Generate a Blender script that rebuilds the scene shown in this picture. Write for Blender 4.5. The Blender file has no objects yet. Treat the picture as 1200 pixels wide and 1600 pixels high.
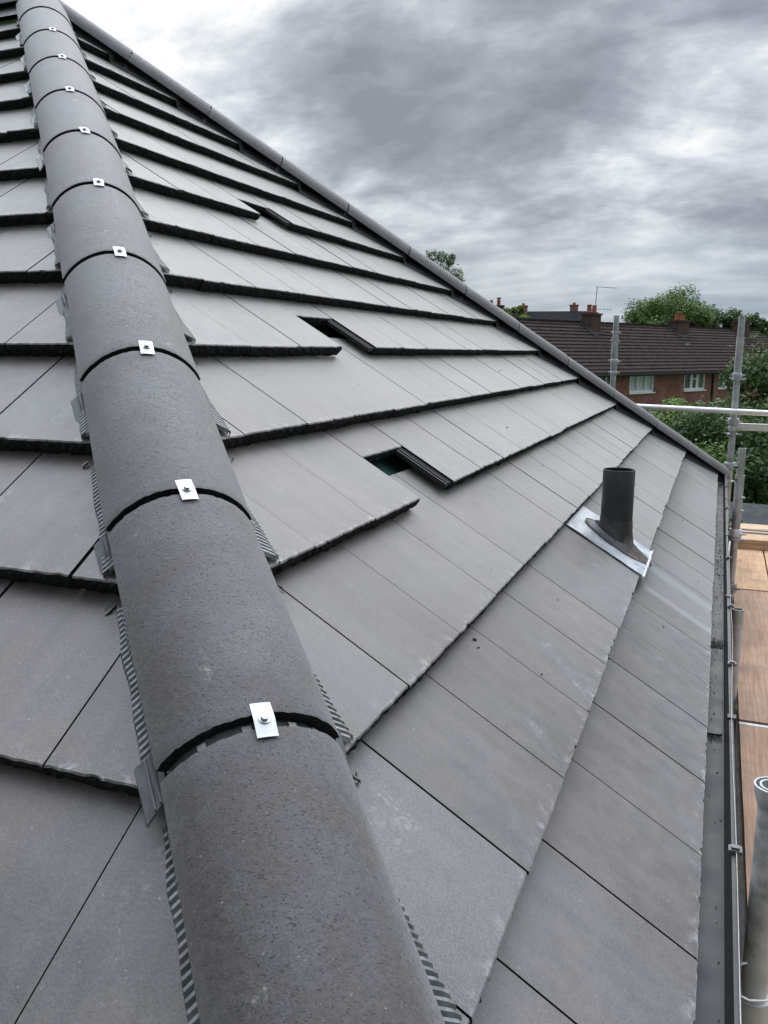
import bpy, bmesh, math, random
import numpy as np
from mathutils import Vector, Matrix
rng = random.Random(7)
nr = np.random.default_rng(7)
R = math.radians
sc = bpy.context.scene
ZC = 6.0                      # camera height above the ground; coordinates below are relative to the camera

# ------------------------------------------------------------------ camera
cd = bpy.data.cameras.new("camera"); cam = bpy.data.objects.new("camera", cd); sc.collection.objects.link(cam)
cd.sensor_fit = 'VERTICAL'; cd.sensor_height = 24.0; cd.lens = 24.0 * 1316.13 / 1600.0
cd.clip_start = 0.05; cd.clip_end = 6000
A_, PT, RO = 0.37551, 0.18836, -0.0053
rt = Vector((math.cos(A_), math.sin(A_), 0)); fh = Vector((-math.sin(A_), math.cos(A_), 0)); zz = Vector((0, 0, 1))
fw = fh * math.cos(PT) - zz * math.sin(PT); up = fh * math.sin(PT) + zz * math.cos(PT)
rr = rt * math.cos(RO) - up * math.sin(RO); uu = rt * math.sin(RO) + up * math.cos(RO)
M = Matrix((rr, uu, -fw)).transposed().to_4x4(); M.translation = (0, 0, ZC)
cam.matrix_world = M
sc.camera = cam
sc.view_settings.view_transform = 'Standard'; sc.view_settings.look = 'None'
sc.view_settings.exposure = 0.12; sc.view_settings.gamma = 1.0

# ------------------------------------------------------------------ world: overcast sky
SUN = Vector((-0.30, 0.80, 0.46)).normalized()
w = bpy.data.worlds.new("World"); sc.world = w; w.use_nodes = True
nt = w.node_tree; N = nt.nodes; Lk = nt.links; N.clear()
def nd(t, **k):
    n = N.new(t)
    for a, b in k.items(): setattr(n, a, b)
    return n
def ln(a, b): Lk.new(a, b)
def setin(n, i, v): n.inputs[i].default_value = v
out = nd('ShaderNodeOutputWorld'); bg = nd('ShaderNodeBackground'); ln(bg.outputs[0], out.inputs[0]); setin(bg, 1, 0.1)
sky = nd('ShaderNodeTexSky', sky_type='NISHITA', sun_disc=False)
sky.sun_elevation = math.asin(SUN.z); sky.sun_rotation = math.atan2(SUN.x, SUN.y)
tc = nd('ShaderNodeTexCoord'); sep = nd('ShaderNodeSeparateXYZ'); ln(tc.outputs['Generated'], sep.inputs[0])
def math_(op, a, b=None, c=None, clamp=False):
    m = nd('ShaderNodeMath', operation=op); m.use_clamp = clamp
    for i, v in enumerate((a, b, c)):
        if v is None: continue
        if isinstance(v, (int, float)): setin(m, i, v)
        else: ln(v, m.inputs[i])
    return m.outputs[0]
zc = math_('MAXIMUM', sep.outputs[2], 0.0)
den = math_('ADD', zc, 0.42)
px = math_('DIVIDE', sep.outputs[0], den); py = math_('DIVIDE', sep.outputs[1], den)
cmb = nd('ShaderNodeCombineXYZ'); ln(px, cmb.inputs[0]); ln(py, cmb.inputs[1])
def noise(vec, scale, detail, rough=0.55, dist=0.0, off=(0, 0, 0), sc3=(1, 1, 1), rot=0.0):
    mp = nd('ShaderNodeMapping'); ln(vec, mp.inputs[0]); mp.inputs['Location'].default_value = off; mp.inputs['Scale'].default_value = sc3
    mp.inputs['Rotation'].default_value = (0, 0, rot)
    n = nd('ShaderNodeTexNoise'); ln(mp.outputs[0], n.inputs['Vector'])
    n.inputs['Scale'].default_value = scale; n.inputs['Detail'].default_value = detail; n.inputs['Roughness'].default_value = rough
    n.inputs['Distortion'].default_value = dist
    return n.outputs['Fac']
n0 = noise(cmb.outputs[0], 1.9, 3, 0.5, 0.0, (5.3, 1.9, 0))
n1 = noise(cmb.outputs[0], 3.1, 10, 0.58, 0.2, (3.1, 7.7, 0), (0.85, 1.3, 1), R(-25))
n2 = noise(cmb.outputs[0], 10.0, 9, 0.60, 0.2, (1.3, 2.2, 0), (0.9, 1.3, 1), R(-20))
def spot(d, p, gain):         # brighter or darker part of the cloud deck round a direction
    d = Vector(d).normalized()
    v = nd('ShaderNodeVectorMath', operation='DOT_PRODUCT'); ln(tc.outputs['Generated'], v.inputs[0]); v.inputs[1].default_value = d
    return math_('MULTIPLY', math_('POWER', math_('MAXIMUM', v.outputs['Value'], 0.0), p), gain)
big = 0.0
for d, p, g_ in [((-0.46, 0.79, 0.41), 70, 0.62), ((-0.044, 0.96, 0.277), 500, 0.24), ((-0.285, 0.949, 0.150), 200, 0.09), ((-0.10, 0.96, 0.215), 300, 0.16), ((-0.43, 0.86, 0.265), 260, -0.26), ((-0.36, 0.90, 0.24), 300, -0.12),
                 ((-0.26, 0.89, 0.37), 60, -0.19), ((-0.12, 0.93, 0.36), 90, -0.12), ((-0.010, 0.972, 0.225), 900, -0.24), ((-0.36, 0.89, 0.27), 200, -0.10), ((-0.17, 0.95, 0.27), 350, -0.10)]:
    big = spot(d, p, g_) if big == 0.0 else math_('ADD', big, spot(d, p, g_))
cl = math_('ADD', math_('MULTIPLY', n1, 1.45), math_('MULTIPLY', n2, 0.62))
cl = math_('ADD', cl, math_('MULTIPLY', n0, 0.55))
cl = math_('SUBTRACT', cl, 0.80)
cl = math_('ADD', cl, big)
cr = nd('ShaderNodeValToRGB'); ln(cl, cr.inputs[0]); e = cr.color_ramp
e.elements[0].position = 0.12; e.elements[0].color = (0.20, 0.225, 0.275, 1)
e.elements[1].position = 0.86; e.elements[1].color = (0.96, 0.965, 0.97, 1)
for p, c in [(0.34, (0.30, 0.33, 0.39, 1)), (0.50, (0.435, 0.475, 0.54, 1)), (0.66, (0.62, 0.67, 0.725, 1))]:
    q = e.elements.new(p); q.color = c
# bluish air towards the horizon
hz = nd('ShaderNodeMapRange'); ln(sep.outputs[2], hz.inputs[0]); setin(hz, 1, 0.02); setin(hz, 2, 0.17); setin(hz, 3, 0.92); setin(hz, 4, 0.0); hz.interpolation_type = 'SMOOTHSTEP'
nh = noise(cmb.outputs[0], 3.0, 6, 0.5, 0, (9, 3, 0), (0.6, 5.0, 1), R(-21))
crh = nd('ShaderNodeValToRGB'); ln(nh, crh.inputs[0]); crh.color_ramp.elements[0].position = 0.35; crh.color_ramp.elements[0].color = (0.25, 0.325, 0.42, 1)
crh.color_ramp.elements[1].position = 0.68; crh.color_ramp.elements[1].color = (0.52, 0.59, 0.65, 1)
mx = nd('ShaderNodeMix', data_type='RGBA'); ln(hz.outputs[0], mx.inputs[0]); ln(cr.outputs[0], mx.inputs[6]); ln(crh.outputs[0], mx.inputs[7])
# brightest overhead like any overcast; boost added out of frame to light the roof
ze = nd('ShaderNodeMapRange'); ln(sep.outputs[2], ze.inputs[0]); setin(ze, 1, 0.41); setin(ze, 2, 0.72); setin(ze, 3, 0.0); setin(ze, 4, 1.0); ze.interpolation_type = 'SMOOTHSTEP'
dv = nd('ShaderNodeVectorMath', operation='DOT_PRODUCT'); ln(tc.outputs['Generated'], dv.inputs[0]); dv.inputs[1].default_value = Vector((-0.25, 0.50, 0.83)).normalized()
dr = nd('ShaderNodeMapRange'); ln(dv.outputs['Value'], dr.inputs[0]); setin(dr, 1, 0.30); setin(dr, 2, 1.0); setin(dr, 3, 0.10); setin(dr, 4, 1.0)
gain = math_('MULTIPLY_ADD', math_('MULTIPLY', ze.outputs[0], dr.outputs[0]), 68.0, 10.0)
bk = nd('ShaderNodeMapRange'); ln(sep.outputs[1], bk.inputs[0]); setin(bk, 1, -0.45); setin(bk, 2, 0.25); setin(bk, 3, 0.55); setin(bk, 4, 1.0)   # unseen sky behind the viewer dimmed on purpose to darken the near tiles
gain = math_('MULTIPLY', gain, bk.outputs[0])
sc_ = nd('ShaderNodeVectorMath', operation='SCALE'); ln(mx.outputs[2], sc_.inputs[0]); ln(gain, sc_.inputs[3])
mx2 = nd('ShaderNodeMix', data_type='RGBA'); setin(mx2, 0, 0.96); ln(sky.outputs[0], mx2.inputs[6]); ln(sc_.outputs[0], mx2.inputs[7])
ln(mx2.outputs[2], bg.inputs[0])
# ------------------------------------------------------------------ sun (weak, soft, behind cloud)
sd = bpy.data.lights.new("sun", 'SUN'); so = bpy.data.objects.new("sun", sd); sc.collection.objects.link(so)
sd.energy = 1.05; sd.angle = R(60); sd.color = (1.0, 0.955, 0.90)
so.rotation_euler = SUN.to_track_quat('Z', 'Y').to_euler()

# ------------------------------------------------------------------ materials
class MT:
    def __init__(s, name, base=(0.2, 0.2, 0.2), rough=0.6, metal=0.0, spec=0.5):
        s.m = bpy.data.materials.new(name); s.m.use_nodes = True; s.t = s.m.node_tree
        s.b = s.t.nodes['Principled BSDF']; s.b.inputs['Base Color'].default_value = (*base, 1)
        s.b.inputs['Roughness'].default_value = rough; s.b.inputs['Metallic'].default_value = metal
        s.b.inputs['Specular IOR Level'].default_value = spec
    def n(s, t, **k):
        x = s.t.nodes.new(t)
        for a, b in k.items(): setattr(x, a, b)
        return x
    def l(s, a, b): s.t.links.new(a, b)
    def pos(s, scale=(1, 1, 1), rot=(0, 0, 0)):
        g = s.n('ShaderNodeNewGeometry'); mp = s.n('ShaderNodeMapping'); s.l(g.outputs['Position'], mp.inputs[0])
        mp.inputs['Scale'].default_value = scale; mp.inputs['Rotation'].default_value = rot
        return mp.outputs[0]
    def noise(s, vec, scale, detail=4, rough=0.55, dist=0):
        n = s.n('ShaderNodeTexNoise'); s.l(vec, n.inputs['Vector']); n.inputs['Scale'].default_value = scale
        n.inputs['Detail'].default_value = detail; n.inputs['Roughness'].default_value = rough; n.inputs['Distortion'].default_value = dist
        return n.outputs['Fac']
    def math(s, op, a, b=None, c=None, clamp=False):
        m = s.n('ShaderNodeMath', operation=op); m.use_clamp = clamp
        for i, v in enumerate((a, b, c)):
            if v is None: continue
            if isinstance(v, (int, float)): m.inputs[i].default_value = v
            else: s.l(v, m.inputs[i])
        return m.outputs[0]
    def rng(s, v, a, b, c=0.0, d=1.0):
        m = s.n('ShaderNodeMapRange'); s.l(v, m.inputs[0])
        for i, x in enumerate((a, b, c, d)): m.inputs[i + 1].default_value = x
        m.interpolation_type = 'SMOOTHSTEP'
        return m.outputs[0]
    def mix(s, f, a, b):
        m = s.n('ShaderNodeMix', data_type='RGBA')
        for i, v in ((0, f), (6, a), (7, b)):
            if isinstance(v, (int, float)): m.inputs[i].default_value = v
            elif isinstance(v, tuple): m.inputs[i].default_value = (*v, 1)
            else: s.l(v, m.inputs[i])
        return m.outputs[2]
    def scale(s, col, f):
        m = s.n('ShaderNodeVectorMath', operation='SCALE')
        if isinstance(col, tuple): m.inputs[0].default_value = col
        else: s.l(col, m.inputs[0])
        s.l(f, m.inputs[3]); return m.outputs[0]
    def bump(s, h, strength=0.3, dist=0.002):
        b = s.n('ShaderNodeBump'); b.inputs['Strength'].default_value = strength; b.inputs['Distance'].default_value = dist
        s.l(h, b.inputs['Height']); s.l(b.outputs[0], s.b.inputs['Normal'])
    def col(s, c): s.l(c, s.b.inputs['Base Color'])
    def ro(s, c): s.l(c, s.b.inputs['Roughness'])
    def isl(s): return s.n('ShaderNodeNewGeometry').outputs['Random Per Island']

def tile_mat(name, stretch, stain=False):
    m = MT(name, rough=0.5, spec=0.75)
    m.b.inputs["Sheen Weight"].default_value = 1.0; m.b.inputs["Sheen Roughness"].default_value = 0.28
    p = m.pos()
    pool = m.noise(p, 2.2, 5, 0.6)
    streak = m.noise(m.pos(stretch), 1.0, 4, 0.6)
    fine = m.noise(p, 260, 5, 0.75)
    mid = m.noise(p, 22, 6, 0.65)
    v = m.math('ADD', m.rng(pool, 0.3, 0.7, 0.80, 1.16), m.rng(streak, 0.3, 0.7, -0.09, 0.09))
    v = m.math('ADD', v, m.rng(fine, 0.3, 0.7, -0.20, 0.20))
    v = m.math('ADD', v, m.rng(mid, 0.3, 0.7, -0.15, 0.15))
    v = m.math('ADD', v, m.math('MULTIPLY_ADD', m.isl(), 0.20, -0.10))
    cold = m.mix(m.rng(m.noise(p, 3.5, 3), 0.35, 0.65), (0.120, 0.101, 0.095), (0.108, 0.100, 0.098))
    c = m.scale(cold, v)
    # pale scuffs and lime bloom, most of it along the lower edge of each tile
    at = m.n('ShaderNodeAttribute', attribute_name='wear')
    sc1 = m.rng(m.noise(p, 38, 8, 0.72), 0.51, 0.64)
    scuff = m.math('MULTIPLY', sc1, m.math('MULTIPLY_ADD', at.outputs['Fac'], 0.65, 0.0))
    sc2 = m.math('MULTIPLY', m.rng(m.noise(m.pos((1, 1, 1)), 7, 8, 0.7, 0.3), 0.60, 0.70), m.rng(m.noise(p, 120, 3, 0.6), 0.45, 0.62))
    scuff = m.math('MAXIMUM', scuff, m.math('MULTIPLY', sc2, 0.38))
    sp = m.rng(m.noise(p, 190, 2, 0.5), 0.735, 0.76)
    scuff = m.math('MAXIMUM', scuff, m.math('MULTIPLY', sp, 0.8))
    c = m.mix(scuff, c, (0.40, 0.40, 0.40))
    # cement-dusty triangular cut tiles beside the hip are a little paler and coarser
    at2 = m.n('ShaderNodeAttribute', attribute_name='cut')
    grain = m.rng(m.noise(p, 330, 4, 0.8), 0.35, 0.72, 0.0, 0.75)
    c = m.mix(m.math('MULTIPLY', grain, at2.outputs['Fac']), c, (0.225, 0.225, 0.225))
    if stain:                 # two run-off bands washed down from the metal flashing
        g = m.n('ShaderNodeNewGeometry'); s = m.n('ShaderNodeSeparateXYZ'); m.l(g.outputs['Position'], s.inputs[0])
        below = m.rng(s.outputs[0], -0.192, -0.187)
        def band(y0, wd, k):
            d = m.math('ABSOLUTE', m.math('SUBTRACT', s.outputs[1], y0))
            return m.math('MULTIPLY', m.rng(d, wd * 0.35, wd, 1.0, 0.0), k)
        b = m.math('MAXIMUM', m.math('MAXIMUM', band(2.90, 0.050, 0.45), band(3.17, 0.07, 0.40)), band(3.04, 0.17, 0.22))
        b = m.math('MULTIPLY', m.math('MULTIPLY', b, below), m.rng(m.noise(m.pos((2, 60, 2)), 1, 4), 0.2, 0.7, 0.5, 1.0))
        c = m.mix(b, c, (0.40, 0.43, 0.46))
    m.col(c)
    m.ro(m.rng(mid, 0.3, 0.7, 0.38, 0.50))
    h = m.math('ADD', m.math('MULTIPLY', fine, 0.6), m.math('MULTIPLY', mid, 1.2))
    m.bump(h, 0.55, 0.0016)
    return m.m
M_tileR = tile_mat("tile_face_right", (2.0, 26, 2.0), True)
M_tileL = tile_mat("tile_face_left", (26, 2.0, 2.0))
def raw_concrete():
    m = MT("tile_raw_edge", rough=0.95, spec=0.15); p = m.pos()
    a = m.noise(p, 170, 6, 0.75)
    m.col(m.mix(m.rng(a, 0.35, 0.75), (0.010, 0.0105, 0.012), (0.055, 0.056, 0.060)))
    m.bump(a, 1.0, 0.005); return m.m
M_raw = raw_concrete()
def hip_mat():
    m = MT("hip_tile_concrete", rough=0.55, spec=0.5); p = m.pos()
    m.b.inputs["Sheen Weight"].default_value = 0.35; m.b.inputs["Sheen Roughness"].default_value = 0.4
    big = m.noise(p, 6, 6, 0.65); fine = m.noise(p, 330, 5, 0.8); gran = m.noise(p, 95, 6, 0.75)
    pits = m.noise(m.pos((1, 1, 1.7)), 210, 2, 0.5)
    c = m.mix(m.rng(big, 0.35, 0.65), (0.068, 0.058, 0.057), (0.092, 0.090, 0.096))
    v = m.math('ADD', m.rng(fine, 0.3, 0.7, 0.70, 1.30), m.rng(gran, 0.3, 0.7, -0.28, 0.28))
    c = m.scale(c, m.math('ADD', v, m.math('MULTIPLY_ADD', m.isl(), 0.24, -0.12)))
    pit = m.rng(pits, 0.335, 0.380, 0.72, 0.0)
    area = m.rng(m.noise(p, 7, 5, 0.7), 0.34, 0.52, 0.3, 1.0)
    pit = m.math('MULTIPLY', pit, area)
    c = m.mix(pit, c, (0.016, 0.016, 0.018))
    sm = m.math('MULTIPLY', m.rng(m.noise(m.pos((1, 1, .5)), 12, 9, 0.75), 0.625, 0.69), m.rng(gran, 0.4, 0.6, 0.2, 0.85))
    c = m.mix(sm, c, (0.36, 0.34, 0.30))
    dust = m.math('MULTIPLY', m.rng(m.noise(p, 3.1, 8, 0.75), 0.55, 0.75), 0.35)
    c = m.mix(dust, c, (0.20, 0.19, 0.185))
    dots = m.rng(m.noise(p, 210, 1, 0.5), 0.765, 0.785)
    c = m.mix(m.math('MULTIPLY', dots, 0.6), c, (0.38, 0.37, 0.35))
    m.col(c); m.ro(m.rng(gran, 0.3, 0.7, 0.50, 0.68))
    m.bump(m.math('SUBTRACT', m.math('MULTIPLY', gran, 0.9), m.math('MULTIPLY', pit, 1.3)), 0.8, 0.0018)
    return m.m
M_hip = hip_mat()
def plain(name, base, rough=0.6, metal=0.0, var=0.15, scale=30, spec=0.5, bump=0.0, dark=None):
    m = MT(name, rough=rough, metal=metal, spec=spec); p = m.pos()
    n = m.noise(p, scale, 5, 0.65)
    c = m.scale(tuple(base), m.rng(n, 0.25, 0.75, 1 - var, 1 + var))
    if dark: c = m.mix(m.rng(m.noise(p, scale * 0.4, 6, 0.7), 0.56, 0.68), c, dark)
    m.col(c); m.ro(m.rng(n, 0.3, 0.7, max(0.05, rough - 0.08), min(1, rough + 0.08)))
    if bump: m.bump(n, bump, 0.002)
    return m.m
M_alu = plain("aluminium_clip", (0.46, 0.46, 0.465), 0.40, 0.6, 0.10, 120)
M_screw = plain("screw_steel", (0.45, 0.46, 0.47), 0.3, 0.9, 0.1, 200)
M_roll = plain("hip_roll_foil", (0.23, 0.24, 0.245), 0.40, 0.4, 0.35, 40)
M_black = plain("black_plastic", (0.020, 0.022, 0.024), 0.42, 0, 0.25, 40)
M_union = plain("union_plastic", (0.105, 0.110, 0.114), 0.36, 0, 0.2, 60)
M_membrane = plain("roofing_membrane", (0.022, 0.10, 0.085), 0.7, 0, 0.2, 14)
M_batten = plain("treated_batten", (0.10, 0.075, 0.045), 0.8, 0, 0.2, 30)
M_gutterbed = plain("gutter_floor_grey", (0.026, 0.030, 0.035), 0.42, 0, 0.18, 9, 0.32)
M_lead = plain("flashing_aluminium", (0.50, 0.53, 0.56), 0.40, 0.45, 0.22, 22, bump=0.5)
M_pipe = MT("soil_pipe_black", rough=0.5)
_p = M_pipe.pos(); _n = M_pipe.noise(_p, 9, 6, 0.7)
M_pipe.col(M_pipe.mix(M_pipe.rng(_n, 0.45, 0.8), (0.012, 0.013, 0.015), (0.040, 0.044, 0.048))); M_pipe.ro(M_pipe.rng(_n, 0.3, 0.7, 0.38, 0.55)); M_pipe = M_pipe.m
def boot_mat():
    m = MT("boot_rubber", rough=0.5); p = m.pos(); n = m.noise(p, 12, 6, 0.7)
    c = m.mix(m.rng(n, 0.4, 0.7), (0.020, 0.021, 0.022), (0.075, 0.080, 0.082))
    g = m.n('ShaderNodeNewGeometry'); s = m.n('ShaderNodeSeparateXYZ'); m.l(g.outputs['Position'], s.inputs[0])
    d = m.math('MULTIPLY', m.rng(m.math('ABSOLUTE', m.math('SUBTRACT', s.outputs[0], -0.225)), 0.01, 0.05, 1, 0), m.rng(m.noise(p, 26, 5, 0.7), 0.42, 0.56))
    c = m.mix(m.math('MULTIPLY', d, 0.8), c, (0.16, 0.10, 0.06))
    m.col(c); return m.m
M_boot = boot_mat()
M_galv = plain("galvanised_steel", (0.44, 0.46, 0.47), 0.42, 0.55, 0.28, 16, dark=(0.25, 0.26, 0.26), bump=0.1)
M_galvbright = plain("bright_aluminium_tube", (0.74, 0.75, 0.76), 0.38, 0.4, 0.08, 12)
M_galvdull = plain("weathered_scaffold_steel", (0.46, 0.475, 0.465), 0.6, 0.2, 0.24, 14, dark=(0.25, 0.265, 0.255), bump=0.2)
M_wire = plain("steel_wire", (0.42, 0.42, 0.41), 0.35, 0.6, 0.1, 50)
M_rope = plain("grey_rope", (0.45, 0.46, 0.47), 0.8, 0, 0.3, 300)
def board_mat(name, a, b, ax):
    m = MT(name, rough=0.75, spec=0.3)
    st = (90, 3, 40) if ax == 'y' else (3, 90, 40)
    g = m.noise(m.pos(st), 1.0, 5, 0.6, 0.6); big = m.noise(m.pos(), 3.0, 5, 0.6)
    c = m.mix(m.rng(g, 0.3, 0.7), a, b)
    c = m.scale(c, m.rng(big, 0.3, 0.7, 0.82, 1.15))
    knots = m.rng(m.noise(m.pos((10, 4, 1) if ax == 'y' else (4, 10, 1)), 2.0, 2, 0.5), 0.70, 0.76)
    dirt = m.math('MULTIPLY', m.rng(m.noise(m.pos(), 24, 8, 0.75), 0.58, 0.72), 0.55)
    c = m.mix(m.math('MAXIMUM', m.math('MULTIPLY', knots, 0.6), dirt), c, (0.12, 0.075, 0.045))
    grey = m.math('MULTIPLY', m.rng(m.noise(m.pos(), 5, 8, 0.75, 0.4), 0.48, 0.62), 0.45)
    c = m.mix(grey, c, (0.26, 0.20, 0.165))
    spl = m.rng(m.noise(m.pos((160, 2.5, 10) if ax == 'y' else (2.5, 160, 10)), 1.0, 3, 0.5), 0.70, 0.73)
    c = m.mix(m.math('MULTIPLY', spl, 0.7), c, (0.07, 0.045, 0.03))
    m.col(c); m.bump(g, 0.4, 0.002); return m.m
M_bnew = board_mat("fresh_pine_board", (0.56, 0.33, 0.18), (0.70, 0.46, 0.28), 'y')
M_bold = board_mat("worn_pine_board", (0.36, 0.215, 0.140), (0.50, 0.325, 0.225), 'y')
M_bcross = board_mat("pine_board_across", (0.55, 0.36, 0.21), (0.68, 0.48, 0.31), 'x')
M_grit = plain("gutter_grit", (0.030, 0.030, 0.030), 0.9, 0, 0.5, 300)
M_gritpale = plain("mortar_grit", (0.16, 0.155, 0.145), 0.9, 0, 0.5, 400)
def brick_mat(name, a, b, mort, ang=0.0, scl=1.0):
    m = MT(name, rough=0.9, spec=0.2)
    g = m.n('ShaderNodeNewGeometry'); mp = m.n('ShaderNodeVectorRotate'); mp.rotation_type = 'Z_AXIS'; mp.inputs['Angle'].default_value = ang
    m.l(g.outputs['Position'], mp.inputs['Vector'])
    s = m.n('ShaderNodeSeparateXYZ'); m.l(mp.outputs[0], s.inputs[0])
    cb = m.n('ShaderNodeCombineXYZ'); m.l(m.math('ADD', s.outputs[0], s.outputs[1]), cb.inputs[0]); m.l(s.outputs[2], cb.inputs[1])
    br = m.n('ShaderNodeTexBrick'); m.l(cb.outputs[0], br.inputs['Vector'])
    br.inputs['Scale'].default_value = scl; br.inputs['Brick Width'].default_value = 0.225; br.inputs['Row Height'].default_value = 0.075
    br.inputs['Mortar Size'].default_value = 0.009; br.inputs['Color1'].default_value = (*a, 1); br.inputs['Color2'].default_value = (*b, 1); br.inputs['Mortar'].default_value = (*mort, 1)
    c = m.scale(br.outputs['Color'], m.rng(m.noise(m.pos(), 1.3, 6, 0.7), 0.3, 0.7, 0.75, 1.2))
    m.col(c); return m.m
M_brickfar = brick_mat("terrace_brick", (0.36, 0.15, 0.105), (0.22, 0.095, 0.075), (0.17, 0.13, 0.11), R(-64))
M_brickchim = brick_mat("chimney_brick", (0.13, 0.060, 0.045), (0.075, 0.040, 0.034), (0.12, 0.10, 0.09), R(-64))
M_brickpink = brick_mat("pale_brick", (0.42, 0.22, 0.17), (0.32, 0.16, 0.12), (0.35, 0.28, 0.24))
M_brickhouse = brick_mat("house_brick", (0.24, 0.10, 0.07), (0.16, 0.07, 0.05), (0.30, 0.28, 0.25))
M_pot = plain("terracotta_pot", (0.36, 0.11, 0.055), 0.8, 0, 0.2, 12)
M_soot = plain("sooty_cowl", (0.03, 0.03, 0.03), 0.6, 0, 0.2, 12)
def farroof(name, a, b, ang):
    m = MT(name, rough=0.95, spec=0.08)
    g = m.n('ShaderNodeNewGeometry'); mp = m.n('ShaderNodeVectorRotate'); mp.rotation_type = 'Z_AXIS'; mp.inputs['Angle'].default_value = ang
    m.l(g.outputs['Position'], mp.inputs['Vector'])
    n = m.noise(mp.outputs[0], 3.0, 6, 0.75)
    c = m.mix(m.rng(n, 0.3, 0.75), a, b)
    moss = m.math('MULTIPLY', m.rng(m.noise(m.pos(), 0.5, 6, 0.7), 0.57, 0.72), 0.25)
    c = m.mix(moss, c, (0.11, 0.10, 0.045))
    m.col(c)
    wv = m.n('ShaderNodeTexWave', wave_type='BANDS', bands_direction='X'); m.l(mp.outputs[0], wv.inputs['Vector']); wv.inputs['Scale'].default_value = 1.05
    m.bump(wv.outputs['Fac'], 0.8, 0.03); return m.m
M_roofbrown = farroof("brown_pantiles", (0.032, 0.023, 0.021), (0.072, 0.053, 0.047), R(-64))
M_roofdark = plain("dark_slates", (0.028, 0.027, 0.030), 0.9, 0, 0.25, 2, spec=0.08)
M_white = plain("white_upvc", (0.85, 0.86, 0.86), 0.4, 0, 0.04, 5)
M_curtain = plain("net_curtain", (0.60, 0.65, 0.63), 0.5, 0, 0.15, 3)
M_glass = plain("window_glass", (0.10, 0.14, 0.13), 0.10, 0, 0.3, 2, spec=0.9)
M_felt = plain("shed_felt", (0.020, 0.024, 0.030), 0.7, 0, 0.3, 6)
M_feltgrey = plain("grey_felt", (0.10, 0.11, 0.13), 0.6, 0, 0.3, 6)
M_shedwood = plain("shed_timber", (0.07, 0.05, 0.035), 0.8, 0, 0.3, 6)
M_bark = plain("bark", (0.09, 0.07, 0.05), 0.9, 0, 0.3, 8)
def leaf_mat(name, a, b):
    m = MT(name, rough=0.55, spec=0.35)
    c = m.mix(m.isl(), a, b)
    c = m.scale(c, m.rng(m.noise(m.pos(), 0.8, 3), 0.3, 0.7, 0.8, 1.2))
    m.col(c)
    tr = m.n('ShaderNodeBsdfTranslucent'); m.l(c, tr.inputs[0]); ms = m.n('ShaderNodeMixShader'); ms.inputs[0].default_value = 0.3
    o = m.t.nodes['Material Output']; m.l(m.b.outputs[0], ms.inputs[1]); m.l(tr.outputs[0], ms.inputs[2]); m.l(ms.outputs[0], o.inputs[0])
    return m.m
M_leafA = leaf_mat("leaf_mid_green", (0.060, 0.120, 0.030), (0.16, 0.25, 0.06))
M_leafB = leaf_mat("leaf_dark_green", (0.034, 0.075, 0.024), (0.10, 0.17, 0.048))
M_leafC = leaf_mat("leaf_light_green", (0.09, 0.16, 0.03), (0.21, 0.30, 0.07))
M_leafD = leaf_mat("leaf_grey_green", (0.12, 0.18, 0.09), (0.24, 0.31, 0.17))
def grass():
    m = MT("garden_grass", rough=0.9, spec=0.2); p = m.pos()
    c = m.mix(m.rng(m.noise(p, 0.12, 5), 0.4, 0.6), (0.035, 0.065, 0.018), (0.06, 0.08, 0.03))
    m.col(m.scale(c, m.rng(m.noise(p, 9, 5, 0.7), 0.3, 0.7, 0.7, 1.3))); return m.m
M_grass = grass()

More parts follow.
